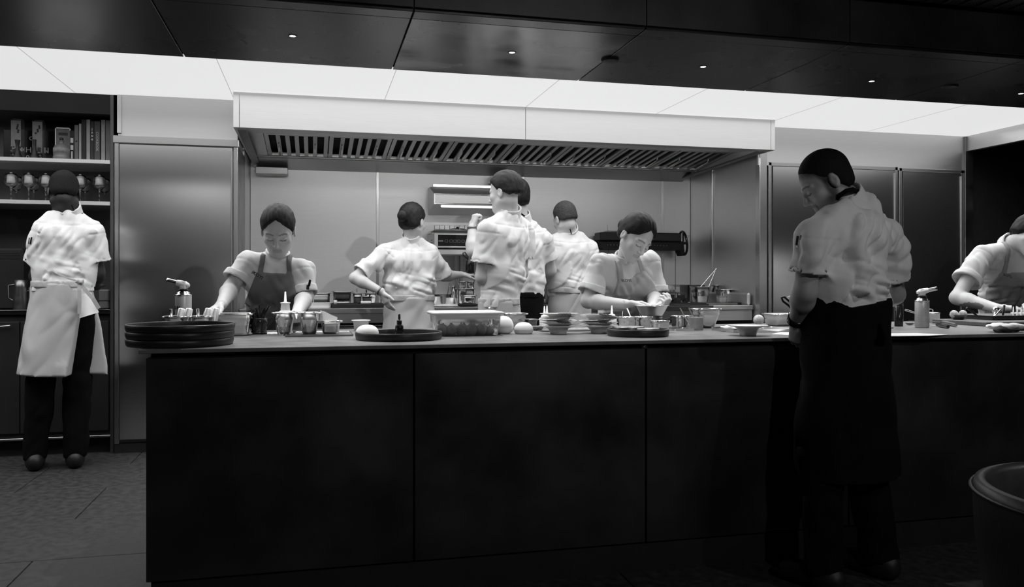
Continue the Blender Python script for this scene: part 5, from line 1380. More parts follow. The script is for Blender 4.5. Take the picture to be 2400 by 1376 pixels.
MB().lathe([(0, 0), (.05, 0), (.055, .004), (.055, .05), (.05, .0545), (0, .0545)], n=32).build('bowl_stand', STEEL_DARK, t, (0, 0, -.055))
# 13. small pans to the right of it
q = OC(1557, 780); gn('insert_pan', 'single square steel pan at the back of the shallow tray', (q.x, q.y + .045, CZ), 42 * mpp(1557, q.y + .03), .075, .052, rim=.005, taper=.97)
spoon(None, P(1548, 752, 3.50), P(1573, 745, 3.44), .012, BLACK_GLOSS, 'serving_spoon', .004, 'black serving spoon lying across the square steel pan', 'spoon')
for k_, (x0, x1) in enumerate(((1577, 1597), (1596, 1623))):
    Y = 3.62; gn('insert_pan', ['slim steel pan on the little tray beside the ribbed jar', 'steel pan on the little tray touching the ribbed jar'][k_], (PX((x0 + x1) / 2, Y), Y, CZ + .006), (x1 - x0) * mpp(1600, Y), .09, .056, rim=.004, taper=.98, group='slim pans on the little tray')
low_tray('little steel tray under two slim pans', 1572, 1630, 775, .13, STEEL_POT, .008)
q = OC(1639, 774.5)
t = thing('ribbed_jar', 'ribbed clear jar with two spoons in it', 'jar', (q.x, q.y + .032, CZ))
pr = [(0, 0), (.031, 0)]
for i in range(9): pr += [(.0325, .004 + i * .0058), (.0310, .0068 + i * .0058)]
pr += [(.0335, .0575), (.0335, .060), (.030, .060), (.029, .006), (0, .005)]
JAR = mat('ribbed_glass', 0.55, 0.2, 0.0, trans=0.6, ior=1.3, var=0.15, scale=30)
MB().lathe(pr, n=32).build('jar_body', JAR, t)
for (a_, b_) in (((1609, 742), (1594, 722)), ((1627, 742), (1614, 721))):
    p0, p1 = P(a_[0] + 6, 760, q.y + .032), P(*b_, q.y + .05)
    spoon(t, Vector(p0) - t.location, Vector(p1) - t.location, .004, STEEL_POT, 'jar_spoon', .0024)
q = OC(1667, 770); gn('deep_pan', 'tall narrow steel pan with wide rim beside the ribbed jar', (q.x, q.y + .055, CZ), 71 * mpp(1667, q.y + .03), .12, .095, taper=.70, r=.03)
# 14. sheet tray with cloth, footed bowl, ball
t = low_tray('wide shallow steel tray with crumpled paper behind the footed bowl', 1700, 1870, 778, .22, STEEL_POT, .014)
tl_ = t.location
pv = Vol(np.array([-.17, -.10, .0]), np.array([.05, .10, .05]), .005)
pv.add(ell((-.06, 0, .016), np.eye(3), (.10, .085, .008)), 0); pv.near(folds(2, .006, 30, 1), .02)
pv.build('crumpled_paper', PAPER, t)
q = OC(1763, 787.5)
t = plate('white footed bowl standing alone before the standing man', (q.x, q.y + .035, CZ), (0, 0), 0, None, False, 'footed_bowl'); t.scale = (.98, .98, 1.2)
BALL = mat('speckled_ball', 0.42, 0.75, 0.0, var=0.35, scale=70, bump=.4, bscale=150)
tag(MB().lathe([(0, 0)] + [(.0255 * math.sin(a), .0255 * (1 - math.cos(a))) for a in [math.pi * i / 16 for i in range(1, 16)]] + [(0, .051)], n=32).build('speckled_ball', BALL, None, (PX(1778, 3.58), 3.58, CZ + .0135)), 'speckled round ball on the wide tray behind the footed bowl', 'ball')
gn('shallow_pan', 'shallow steel pan at the back next to the standing man\'s arm', (PX(1836, 3.74), 3.74, CZ), 84 * mpp(1836, 3.74), .16, .062, taper=.92)
def paper(label, pts, m=PAPER, name='paper_sheet'):
    ps = [OC(*p) for p in pts]; c_ = sum(ps, Vector()) / len(ps)
    return tag(MB().loft([[tuple(Vector((p.x - c_.x, p.y - c_.y, z_))) for p in ps] for z_ in (.0002, .0012)], smooth=False).build(name, m, None, (c_.x, c_.y, CZ)), label, 'paper')
paper('white paper lying by the standing man\'s hand', ((1808, 784), (1880, 787), (1880, 780), (1830, 779)))
paper('curled white paper sheet at the counter edge near the knives', ((2070, 789), (2175, 787.5), (2222, 785), (2150, 781.5), (2076, 782)))
# tongs held by the standing man
SF = PEOPLE['front']
t = thing('kitchen_tongs', 'dark looped tongs held by the standing man', 'tongs', tuple(P(1858, 718, 2.86)))
pts = [P(1862, 726, 2.85), P(1851, 707, 2.84), P(1838, 696, 2.84), P(1832, 698, 2.84), P(1835, 706, 2.84), P(1848, 716, 2.85), P(1858, 728, 2.86)]
MB().tube([Vector(p) - t.location for p in pts], .0042, 10).build('loop_handle', GREY_DARK, t)
MB().tube([Vector(P(1846, 699, 2.87)) - t.location, Vector(P(1858, 694, 2.88)) - t.location, Vector(P(1862, 702, 2.88)) - t.location], .006, 10).build('steel_tip', STEEL_BRIGHT, t)
# 15. right end: jar, mill, saucepan, knives, bowl of balls, board, tray, rack
q = OC(2077, 765)
t = thing('glass_jar', 'tall clear glass jar beside the black mill', 'jar', (q.x, q.y + .022, CZ + .004))
MB().lathe([(0, 0), (.022, 0), (.024, .004), (.024, .105), (.022, .112), (.023, .118), (.020, .118), (.0215, .104), (.0215, .008), (0, .006)], n=28).build('jar_glass', GLASS, t)
MB().lathe([(0, .007), (.021, .007), (.021, .026), (.012, .030), (0, .027)], n=20).build('salt_filling', PAPER, t)
t = low_tray('small steel tray under the glass jar', 2062, 2097, 770, .07, STEEL_DARK, .005)
q = OC(2113, 765.5)
t = thing('pepper_mill', 'tall black pepper mill in front of the saucepan', 'mill', (q.x, q.y + .02, CZ))
MB().lathe([(0, 0), (.0195, 0), (.0205, .002), (.0205, .104), (.019, .1045)], n=32).build('mill_body', BLACK_GLOSS, t)
MB().lathe([(.019, .1045), (.0205, .106), (.0205, .138), (.019, .1405), (0, .1405)], n=32).build('mill_head', BLACK_GLOSS, t)
def saucepan(label, loc, r, h, hdir, hl=.14, lid=False, m=None, rz=0, name='saucepan', hz=None, group=None):
    t = thing(name, label, 'saucepan', loc, rz, group)
    MB().lathe([(0, 0), (r * .95, 0), (r, .006), (r, h - .003), (r + .003, h - .001), (r + .003, h), (r - .003, h), (r - .003, .008), (0, .006)], n=44).build('pan_body', m or STEEL_POT, t)
    if hdir is not None:
        d = Vector((math.cos(hdir), math.sin(hdir), 0)); s_ = d * r + Vector((0, 0, h * .8))
        MB().tube([s_ - d * .002, s_ + d * .03 + Vector((0, 0, .006)), s_ + d * hl + Vector((0, 0, hz if hz is not None else .03))], [.004, .0048, .0062], 10).build('handle', STEEL_POT, t)
    else:
        for sx in (-1, 1):
            MB().tube([(sx * (r - .001), -.02, h * .75), (sx * (r + .02), -.018, h * .77), (sx * (r + .02), .018, h * .77), (sx * (r - .001), .02, h * .75)], .0035, 8).build('side_handle', STEEL_POT, t)
    if lid:
        MB().lathe([(r + .003, h + .0005), (r + .003, h + .003), (r * .9, h + .006), (0, h + .009)][::-1], n=40).build('lid', STEEL_POT, t)
        MB().tube([(-.016, 0, h + .007), (-.014, 0, h + .022), (.014, 0, h + .022), (.016, 0, h + .007)], .0032, 8).build('lid_handle', STEEL_POT, t)
    return t
saucepan('small lidded steel saucepan behind the lone gas torch', (PX(2175, 3.90), 3.88, CZ), 0.046, .048, R(180), .12, True)
BLADE = STEEL_POT
def knife(label, a, b, blade_to, m=BLACK_GLOSS, name='chef_knife', z=CZ, r=.0095):
    """a, b pixel ends of the handle lying on the counter, blade_to pixel of the tip"""
    A, B, T = OC(*a, z), OC(*b, z), OC(*blade_to, z)
    t = thing(name, label, 'knife', tuple(A))
    up = Vector((0, 0, r + .0008))
    d = (B - A)
    MB().tube([up, d * .3 + up, d * .7 + up, d + up], [r * .8, r, r * .92, r * .85], 12).build('handle', m, t)
    e = (T - A).normalized(); s_ = Vector((0, 0, 1)).cross(e)
    MB().loft([[tuple(Vector((0, 0, 0)) + s_ * .016 + up * .9), tuple(-s_ * .006 + up * .9), tuple(-s_ * .006 + up * 1.05), tuple(s_ * .016 + up * 1.05)], [tuple((T - A) * .6 + s_ * .014 + up * .6), tuple((T - A) * .6 - s_ * .006 + up * .6), tuple((T - A) * .6 - s_ * .006 + up * .75), tuple((T - A) * .6 + s_ * .014 + up * .75)], [tuple((T - A) + up * .3), tuple((T - A) - s_ * .003 + up * .3), tuple((T - A) - s_ * .003 + up * .4), tuple((T - A) + up * .4)]], smooth=False).build('blade', BLADE, t)
    return t
knife('chef knife with square black handle beside the lone gas torch', (2196, 765.5), (2222, 771), (2120, 758), r=.009)
knife('chef knife with rounded grey handle next to the cutting board', (2210, 760), (2240, 767), (2128, 752), STEEL_DARK, r=.010)
t = thing('tea_strainer', 'small steel strainer lying behind the black mill', 'strainer', tuple(OC(2132, 763)))
MB().lathe([(0, .002), (.014, .004), (.021, .013), (.022, .015), (.019, .014), (.012, .007), (0, .004)], n=24).build('strainer_bowl', STEEL_DARK, t)
MB().tube([(.02, 0, .013), (.09, -.01, .012)], .003, 8).build('handle', STEEL_DARK, t)
bd = thing('cutting_board', 'thick dark cutting board under the steel tray', 'board', (PX(2300, 3.62), 3.60, CZ))
bx(-.17, .26, -.19, .18, .0, .022, .003).build('board', mat('dark_board', 0.09, 0.55, 0, var=.2, scale=12, stretch=(1, 6, 1)), bd)
ZB = CZ + .0225
t = thing('shallow_bowl', 'small dark bowl holding two pale balls', 'bowl', (PX(2246, 3.68), 3.68, ZB))
MB().lathe([(0, 0), (.022, 0), (.03, .004), (.044, .024), (.0455, .026), (.043, .026), (.028, .008), (0, .005)], n=36).build('bowl_body', STEEL_DARK, t)
TR = mat('veined_ball', 0.45, 0.55, 0, var=.5, scale=45, bump=.2, bscale=60)
for k_, (px_, py_) in enumerate(((2236, 733), (2256, 735))):
    p = P(px_, py_, 3.68)
    tag(MB().lathe([(0, -.021)] + [(.021 * math.sin(a), -.021 * math.cos(a)) for a in [math.pi * i / 12 for i in range(1, 12)]] + [(0, .021)], n=24).build('veined_ball', TR, None, (p.x, 3.68 - .002 * k_, ZB + .0285)), ['pale veined ball nearest the cutting board edge in the dark bowl', 'pale veined ball beside the leaning handle in the dark bowl'][k_], 'ball', 'veined balls in the dark bowl')
st = thing('sheet_tray', 'deep steel sheet tray full of tools in front of the bent man', 'tray', (PX(2360, 3.68) + .03, 3.68, ZB))
MB().loft([rr(.47, .24, .02, 0), rr(.48, .25, .022, .022), rr(.49, .26, .024, .022), rr(.48, .25, .022, .024), rr(.465, .235, .02, .003)]).build('tray_body', STEEL_DARK, st)
ZT = ZB + .004
def leaning(name, label, a, b, r, m, tip=None, cat='tool', tipm=None):
    A, B = Vector(P(*a)), Vector(P(*b)); t = thing(name, label, cat, tuple(A))
    MB().tube([Vector((0, 0, 0)), (B - A) * .5, B - A], [r * .8, r, r * .9], 10).build('handle', m, t)
    if tip: MB().lathe([(0, -tip)] + [(tip * math.sin(x), -tip * math.cos(x)) for x in [math.pi * i / 12 for i in range(1, 12)]] + [(0, tip)], n=24).build('head', tipm or m, t, tuple(B - A))
    return t
leaning('palette_knife', 'dark pointed handle leaning out of the sheet tray by the bowl of balls', (2291, 741, 3.62), (2266, 721, 3.62), .006, BLACK_GLOSS)
leaning('ladle', 'shiny round steel ladle head resting in the sheet tray', (2330, 742, 3.60), (2334, 727, 3.62), .006, STEEL_POT, .020, 'ladle', STEEL_POT)
leaning('peeler', 'black peeler leaning next to the ladle in the sheet tray', (2350, 742, 3.60), (2354, 716, 3.62), .006, BLACK_GLOSS)
leaning('steel_whisk', 'steel handle crossing under the ladle', (2330, 743, 3.58), (2345, 726, 3.60), .004, STEEL_BRIGHT)
rk = thing('piping_tip_rack', 'white rack of pointed piping tips at the counter end', 'rack', (PX(2388, 3.66), 3.66, ZT))
bx(-.062, .09, -.03, .03, .0, .006, .002).build('rack_base', PLASTIC_W, rk)
bx(-.062, .09, -.012, -.006, .022, .032, .001).build('rack_rail', PLASTIC_W, rk)
for i in range(6):
    MB().lathe([(0, 0), (.007, 0), (.0045, .02), (.0018, .058), (0, .059)], n=12).build('piping_tip', PLASTIC_W, rk, (-.055 + i * .026, -.018, .005))
MB().tube([(-.02, .015, .004), (-.018, .015, .07)], .010, 12).build('dark_bottle', BLACK_GLOSS, rk)
def soft(name, label, c_, rad, m, cat, seed, amp=.006, parent=None):
    v = Vol(nv(c_) - nv(rad) - .02, nv(c_) + nv(rad) + .02, .005); v.add(ell(c_, np.eye(3), rad), 0); v.near(folds(seed, amp, 26, 1), .02)
    X, Y, Z = v.grid(); v.F = np.maximum(v.F, c_[2] - rad[2] * .75 - Z)
    o = v.build(name, m, parent, None, tuple(c_)); o.location = tuple(c_)
    return tag(o, label, cat)
q = OC(2385, 780)
soft('folded_towel', 'white folded towel at the counter end by the cutting board', (q.x + .01, q.y + .07, CZ + .026), (.10, .05, .016), PAPER, 'towel', 3)
soft('black_glove', 'crumpled black glove in front of the white towel', (PX(2368, q.y + .02), q.y + .03, CZ + .012), (.085, .035, .014), BLACK_MATTE, 'glove', 8)

# ================================================================== stove line at the back
SY, SZ = 5.90, 0.933
def bench(name, label, x0, x1, doors, topm=STEEL, frontm=STEEL, drop=.085):
    t = thing(name, label, 'bench', ((x0 + x1) / 2, SY, 0)); w_ = (x1 - x0) / 2
    bx(-w_, w_, 0, NY - SY - .01, SZ - .035, SZ, .003).build('bench_top', topm, t)
    bx(-w_, w_, .012, .04, SZ - drop - .02, SZ - .036, .002).build('front_rail', frontm, t)
    bx(-w_, w_, .05, NY - SY - .02, .08, SZ - .037).build('cabinet_body', BLACK_MATTE, t)
    n = doors
    for i in range(n):
        a, b = -w_ + 2 * w_ * i / n, -w_ + 2 * w_ * (i + 1) / n
        d = bx(a + .004, b - .004, .03, .049, .12, SZ - drop - .05, .003).build('cabinet_door', STEEL_DARK, t)
        MB().tube([(a + .05, .03, SZ - drop - .075), (a + .05, .008, SZ - drop - .075), (b - .05, .008, SZ - drop - .075), (b - .05, .03, SZ - drop - .075)], .006, 8).build('bar_handle', STEEL, d)
    bx(-w_, w_, .09, .5, 0, .08).build('plinth', BLACK_MATTE, t)
    return t
xm, xr = PX(1130, SY), PX(1672, SY)
b1 = bench('work_bench', 'steel work bench with pots behind the woman with the bun', NX0 + .012, xm - .002, 3)
for i in range(60):
    o = MB().lathe([(0, 0), (.0045, 0), (0, .001)], n=8, M=Matrix.Rotation(R(90), 4, 'X')) if i == 0 else None
    if o: vent_me = o.mesh('vent_hole'); vent_me.materials.append(STEEL_BRIGHT)
    v_ = bpy.data.objects.new('vent_hole', vent_me); COL.objects.link(v_); v_.parent = b1; v_.location = (PX(760 + i * 2.6, SY) - b1.location.x, .028, SZ - .125)
b2 = bench('cooking_range', 'black-topped cooking range behind the plating woman', xm + .002, xr - .002, 3, STEEL_DARK, STEEL)
bx(PX(1200, SY) - b2.location.x, xr - .01 - b2.location.x, .05, NY - SY - .05, SZ - .0005, SZ + .012, .004).build('cast_iron_plate', BLACK, b2)
b3 = bench('end_bench', 'steel end bench with curved upstand beside the niche post', xr + .002, NX1 - .016, 1, STEEL_MATTE, STEEL_MATTE, .10)
_w = (NX1 - .016 - xr) / 2
MB().box(-_w + .02, _w, NY - SY - .1, NY - SY - .012, SZ, SZ + .16, .02).box(_w - .035, _w - .002, .02, NY - SY - .10, SZ - .001, SZ + .10, .015).build('upstand', STEEL_MATTE, b3)

def SP(px, py, z=SZ): return PZ(px, py, z)
def rect_pan(label, x0, x1, Y, h, d=.16, group=None, m=None, z=SZ, **k):
    return gn(k.pop('name', 'steel_pan'), label, (PX((x0 + x1) / 2, Y), Y, z), (x1 - x0) * mpp((x0 + x1) / 2, Y), d, h, m=m, group=group, **k)
rect_pan('long rectangular steel pan at the niche corner of the bench', 727, 776, 6.45, .105, .24, taper=.97, step=.28)
rect_pan('tall rectangular steel pan right of the long pan on the bench', 777, 826, 6.62, .115, .2, taper=.97, step=.3)
rect_pan('small square pan with an upright spoon on the bench', 823, 851, 6.72, .10, .12, taper=.9, group='small square pans on the back bench')
rect_pan('small square pan with black spoon behind the bench cups', 852, 885, 6.72, .10, .12, taper=.9, group='small square pans on the back bench')
rect_pan('small square pan beside the hand on the hip', 887, 913, 6.72, .10, .12, taper=.9, group='small square pans on the back bench')
for (a_, b_, m_, lab) in (((838, 700), (836, 675), STEEL_BRIGHT, 'bright spoon standing in a small square pan'), ((862, 697), (858, 680), BLACK_GLOSS, 'black spoon standing in the square pan behind the cups'), ((870, 694), (877, 682), BLACK_GLOSS, 'tilted black spoon in the square pan behind the cups')):
    spoon(None, P(*a_, 6.70), P(*b_, 6.68), .010, m_, 'standing_spoon', .005, lab, 'spoon')
for k_, (x0, x1, lab) in enumerate(((828, 847, 'little square cup nearest the tall pan on the bench'), (848, 872, 'little square cup with a black spoon on the bench'))):
    rect_pan(lab, x0, x1, 6.42, .052, .07, 'little square cups', None, SZ + .025, name='square_cup', rim=.003, taper=.97)
spoon(None, P(862, 704, 6.40), P(868, 689, 6.38), .008, BLACK_GLOSS, 'cup_spoon', .005, 'black spoon leaning in the little square cup', 'spoon')
t = thing('black_board', 'thick black board at the front of the bench', 'board', (PX(825, 6.22), 6.22, SZ))
bx(PX(776, 6.22) - PX(825, 6.22), PX(905, 6.22) - PX(825, 6.22), -.20, .26, 0, .0245, .003).build('board', BLACK_MATTE, t)
t = thing('white_tray', 'long white tray on the bench next to the black board', 'tray', (PX(750, 6.2), 6.2, SZ))
MB().loft([rr(.155, .20, .02, 0), rr(.165, .21, .022, .032), rr(.172, .217, .022, .034), rr(.16, .205, .02, .032), rr(.15, .195, .02, .006)]).build('tray_body', PORC, t)
t = thing('rolling_pin', 'short pale rolling pin lying on the black board', 'rolling pin', (PX(857, 6.06), 6.06, SZ + .025))
MB().tube([(-.035, 0, .012), (.038, 0, .012)], .0115, 14).build('roller', PLASTIC_W, t)
MB().tube([(-.055, 0, .012), (-.035, 0, .012)], .007, 12).build('grip', BLACK_GLOSS, t)
leaning('palette_spatula', 'flat black spatula lying on the board edge', (860, 714.5, 6.12), (905, 712, 6.2), .004, BLACK_GLOSS)
q = P(786, 711, 6.1)
lathe_thing('tasting_cup', 'tiny white cup standing on the black board corner', 'cup', (q.x, 6.1, SZ + .025), [(0, 0), (.011, 0), (.013, .03), (.0115, .03), (.010, .003), (0, .003)], PLASTIC_W, 20)
# saucepans next to the woman with the bun
saucepan('small steel saucepan with raised handle beside the woman with the bun', (PX(1024, 6.25), 6.25, SZ + .013), .042, .062, R(150), .08, hz=.09)
saucepan('low steel saucepan on the folded cloth', (PX(1059, 6.2), 6.2, SZ + .013), .052, .055, R(80), .06)
saucepan('dark steel pan with upright handle behind the small saucepans', (PX(1037, 6.62), 6.62, SZ), .075, .085, R(60), .09, m=STEEL_DARK, hz=.11)
soft('folded_cloth', 'white folded cloth under the small saucepans', (PX(1050, 6.2), 6.19, SZ + .007), (.11, .07, .010), PAPER, 'cloth', 5, .002)
rect_pan('tall square steel pan behind the saucepans', 1053, 1070, 6.6, .155, .12, taper=.97)
rect_pan('stack base: wide steel pan behind the walking man\'s elbow', 1067, 1112, 6.5, .135, .16, taper=.95, name='wide_pan')
q_ = rect_pan('round-edged steel tin standing on the wide pan', 1073, 1092, 6.5, .058, .07, None, None, SZ + .1345, rim=.003, taper=.97, name='steel_tin')
rect_pan('second steel tin on the wide pan, half hidden by the walking man', 1093, 1112, 6.5, .058, .07, None, None, SZ + .1345, rim=.003, taper=.97, name='steel_tin')
rect_pan('steel pan in front of the stacked tins', 1080, 1116, 6.25, .085, .14, taper=.95, name='front_pan')
soft('black_oven_glove', 'black oven glove lying before the steel pans', (PX(1096, 6.08), 6.08, SZ + .014), (.08, .035, .016), BLACK_MATTE, 'glove', 4, .003)
saucepan('dark pot with long pale handle between two cooks', (PX(1270, 6.4), 6.4, SZ + .012), .06, .115, R(150), .13, m=STEEL_DARK, hz=.10)
# black bottle held by the woman with the bun
t = thing('black_flask', 'black flask with looped handle held over the bench', 'flask', tuple(P(1101, 640, 5.70)))
MB().lathe([(0, 0), (.030, 0), (.032, .004), (.032, .055), (.026, .085), (.018, .095), (.018, .125), (.014, .13), (0, .13)], n=28).build('flask_body', BLACK_GLOSS, t)
MB().tube([(-.016, 0, .10), (-.045, 0, .125), (-.050, 0, .14), (-.035, 0, .146), (-.015, 0, .125)], .0045, 8).build('loop_handle', BLACK_GLOSS, t)
# right side pots
Yp = 6.35
t = gn('stock_pan', 'deep square steel pan holding two long tongs', (PX(1641, Yp), Yp, SZ + .012), .155, .155, .135, taper=.86, r=.03, m=STEEL_POT)
t = thing('square_dark_pot', 'large dark square pot behind the pan with tongs', 'pot', (PX(1622, 6.62), 6.62, SZ + .012))
MB().loft([rr(.15, .2, .03, 0), rr(.16, .21, .03, .145), rr(.166, .216, .03, .147), rr(.155, .205, .03, .147), rr(.145, .195, .03, .01)]).build('pot_body', STEEL_DARK, t)
tg = thing('long_tongs', 'long steel tongs standing open in the square pan', 'tongs', tuple(P(1650, 690, Yp)))
for (a_, b_) in (((1654, 690), (1679, 629)), ((1639, 676), (1677, 632))):
    MB().tube([Vector(P(*a_, Yp - .02)) - tg.location, Vector(P(*b_, Yp - .03)) - tg.location], [.0065, .0055], 10).build('tong_arm', STEEL_BRIGHT if a_[0] == 1654 else STEEL_POT, tg)
t = gn('steel_pan', 'tall round-cornered pan behind the pan with a black spoon', (PX(1682, 6.55), 6.55, SZ), .14, .14, .16, taper=.9, r=.04)
t = saucepan('dark dipper with round knob standing in the tall pan', (PX(1688, 6.55), 6.55, SZ + .01), .03, .04, R(90), .05, m=STEEL_DARK, name='dipper'); t.location.z = SZ + .165
t = gn('steel_pan', 'bright steel pan with a black spoon on the end bench', (PX(1698, 6.3), 6.3, SZ + .02), .155, .14, .105, taper=.88, r=.035)
leaning('black_spoon', 'black spoon leaning out of the pan on the end bench', (1704, 700, 6.26), (1715, 681, 6.24), .007, BLACK_GLOSS, cat='spoon')
rect_pan('little clear cup in front of the bright pan on the end bench', 1680, 1702, 6.12, .055, .08, None, JAR, SZ + .018, name='clear_cup', rim=.003, taper=.97)
t = thing('flat_board', 'thin board at the front of the range by the end bench', 'board', (PX(1675, 6.16), 6.16, SZ + .0005))
bx(-.14, .14, -.13, .16, 0, .017, .003).build('board', STEEL_DARK, t)
t = thing('frying_pan', 'black frying pan lying on the end bench', 'pan', (PX(1728, 6.1), 6.1, SZ))
MB().lathe([(0, 0), (.062, 0), (.078, .018), (.08, .020), (.076, .020), (.06, .004), (0, .003)], n=36).build('pan_body', BLACK, t)
# grill rack with loaf, and charcoal under it
t = thing('grill_rack', 'narrow grill plate on legs with a pale loaf on it', 'rack', (PX(1575, 6.5), 6.5, SZ + .012))
bx(-.10, .10, -.08, .10, .075, .085, .002).build('grill_plate', STEEL_DARK, t)
for sx in (-1, 1):
    bx(sx * .095 - .004, sx * .095 + .004, -.075, -.067, 0, .076).build('leg', STEEL_DARK, t)
    bx(sx * .095 - .004, sx * .095 + .004, .09, .098, 0, .076).build('leg', STEEL_DARK, t)
LOAF = mat('pale_crust', 0.30, 0.7, 0, var=.3, scale=30, bump=.3, bscale=60)
lv = Vol(np.array([-.09, -.07, -.01]), np.array([.09, .07, .09]), .005); lv.add(ell((-.015, 0, .028), np.eye(3), (.058, .045, .036)), 0).add(cone((.03, 0, .02), (.06, -.01, .008), .012, .006), .01)
X, Y, Z = lv.grid(); lv.F = np.maximum(lv.F, .001 - Z); lv.near(folds(3, .004, 40, 1), .02)
o = lv.build('loaf', LOAF, None); o.location = (PX(1571, 6.5), 6.5, SZ + .0975); tag(o, 'pale crusted loaf on the grill plate', 'loaf')
COAL = mat('charcoal', 0.012, 0.8, 0, var=.5, scale=30, bump=.6, bscale=40)
for k_ in range(16):
    s_ = random.uniform(.018, .030)
    vs = [(s_ * x * random.uniform(.7, 1.1), s_ * y * random.uniform(.7, 1.1), s_ * z * random.uniform(.6, 1)) for x in (-1, 1) for y in (-1, 1) for z in (-1, 1)]
    o = MB().add(vs, [(0, 1, 3, 2), (4, 6, 7, 5), (0, 4, 5, 1), (2, 3, 7, 6), (0, 2, 6, 4), (1, 5, 7, 3)]).build('charcoal_lump', COAL, None, (PX(1540 + (k_ % 8) * 8.5, 6.35), 6.30 + .09 * (k_ // 8), SZ + .012 + s_ * 1.0 + (.02 if k_ % 3 == 0 else 0)), random.random() * 3)
    tag(o, 'black charcoal lump in the heap under the grill plate', 'charcoal', 'charcoal lumps under the grill plate')

# ---- wall-mounted salamander with its lamp canopy
YW = NY
t = thing('lamp_canopy', 'steel wall canopy with bright tube light above the grill', 'canopy', (PX(1090, YW), YW, 0))
x0, x1 = PX(1016, 6.72) - t.location.x, PX(1190, 6.72) - t.location.x
z0, z1 = ZY(478, 1016, 6.66), ZY(437, 1016, 6.85)
prof = [(-.004, z1 + .0), (-.15, z1 - .0), (-.17, z1 - .02), (-.36, z1 - .075), (-.36, z0 + .012), (-.34, z0), (-.30, z0), (-.004, z0 - .06)]
MB().loft([[(x_, y_, z_) for (y_, z_) in prof] for x_ in (x0, x1)], smooth=False).build('canopy_shell', STEEL_MATTE, t)
bx(x0 - .002, x0 + .010, -.365, -.357, z0, z1 - .076, .002).build('edge_strip', STEEL_BRIGHT, t)
bx(x0, x1, -.366, -.358, z0 + .002, z0 + .014, .002).build('edge_strip', STEEL_BRIGHT, t)
bx(x0, x1, -.366, -.358, z1 - .085, z1 - .076, .002).build('edge_strip', STEEL_BRIGHT, t)
bx(x0 + .07, x1 - .05, -.30, -.27, z0 - .016, z0 - .002, .004).build('tube_light', mat('tube_light', .8, .5, 0, emit=1.6), t)
bx(x0 + .02, x1 - .02, -.16, -.004, z1 + .001, z1 + .026, .003).build('top_ledge', STEEL_BRIGHT, t)
s = thing('salamander_grill', 'wall-mounted steel grill with black control panel and rack', 'grill', (PX(1090, YW), YW, 0))
x0, x1 = PX(1016, 6.70) - s.location.x, PX(1180, 6.70) - s.location.x
za, zb, zc, zd = ZY(545, 1016, 6.68), ZY(581, 1016, 6.68), ZY(540, 1016, 6.68), ZY(528, 1016, 6.68)
bx(x0, x1, -.37, -.004, zb, za, .005).build('grill_body', STEEL_MATTE, s)
bx(x0 + .035, x1 - .03, -.374, -.366, zb + .016, za - .018, .002).build('control_panel', BLACK_GLOSS, s)
for i, xx in enumerate((1033, 1046, 1057, 1066, 1075, 1085)):
    xx_ = PX(xx, 6.68) - s.location.x
    zc_ = (za + zb) / 2 - .006; hw_ = .013 if i else .020; hh_ = .011 if i else .006
    fr_ = MB().box(xx_ - hw_, xx_ + hw_, -.3755, -.3735, zc_ - hh_, zc_ + hh_).build('panel_button', mat('panel_print', .22, .5, 0, var=.1, scale=20), s)
    if i: bx(xx_ - hw_ + .003, xx_ + hw_ - .003, -.3762, -.3750, zc_ - hh_ + .003, zc_ + hh_ - .003).build('button_face', BLACK_GLOSS, fr_)
for q_ in range(3):
    bx(x0 - .003, x0 + .001, -.30, -.22, zb + .02 + q_ * .022, zb + .028 + q_ * .022).build('side_vent', STEEL_DARK, s)
bx(x0, x1, -.385, -.03, zc, zc + .010, .003).build('rack_shelf', STEEL_BRIGHT, s)
for i in range(15):
    xx_ = x0 + .004 + i * (x1 - x0 - .008) / 14
    MB().tube([(xx_, -.38, zc + .008), (xx_, -.38, zd + .004)], .003, 8).build('rack_post', STEEL_BRIGHT, s)
MB().tube([(x0, -.38, zd), (x1, -.38, zd)], .0035, 8).build('rack_rail', STEEL_BRIGHT, s)
bx(x0, x1, -.40, -.02, ZY(597, 1016, 6.66), ZY(584, 1016, 6.66), .004).build('lower_shelf', STEEL_MATTE, s)
for xx in (1071, 1082):
    x_ = PX(xx, 6.9) - s.location.x
    MB().tube([(x_, -.12, ZY(597, 1016, 6.66) + .002), (x_, -.12, SZ + .02)], .016, 14).build('supply_pipe', STEEL, s)
q = P(1075, 530, 6.75)
t = thing('black_pan_lid', 'dark flat pan lid resting on the grill rack', 'lid', (q.x, 6.80, s.location.z + zc + .0105))
MB().lathe([(0, 0), (.075, 0), (.08, .006), (.05, .014), (.012, .018), (.012, .03), (0, .03)], n=32).build('lid_body', BLACK, t)

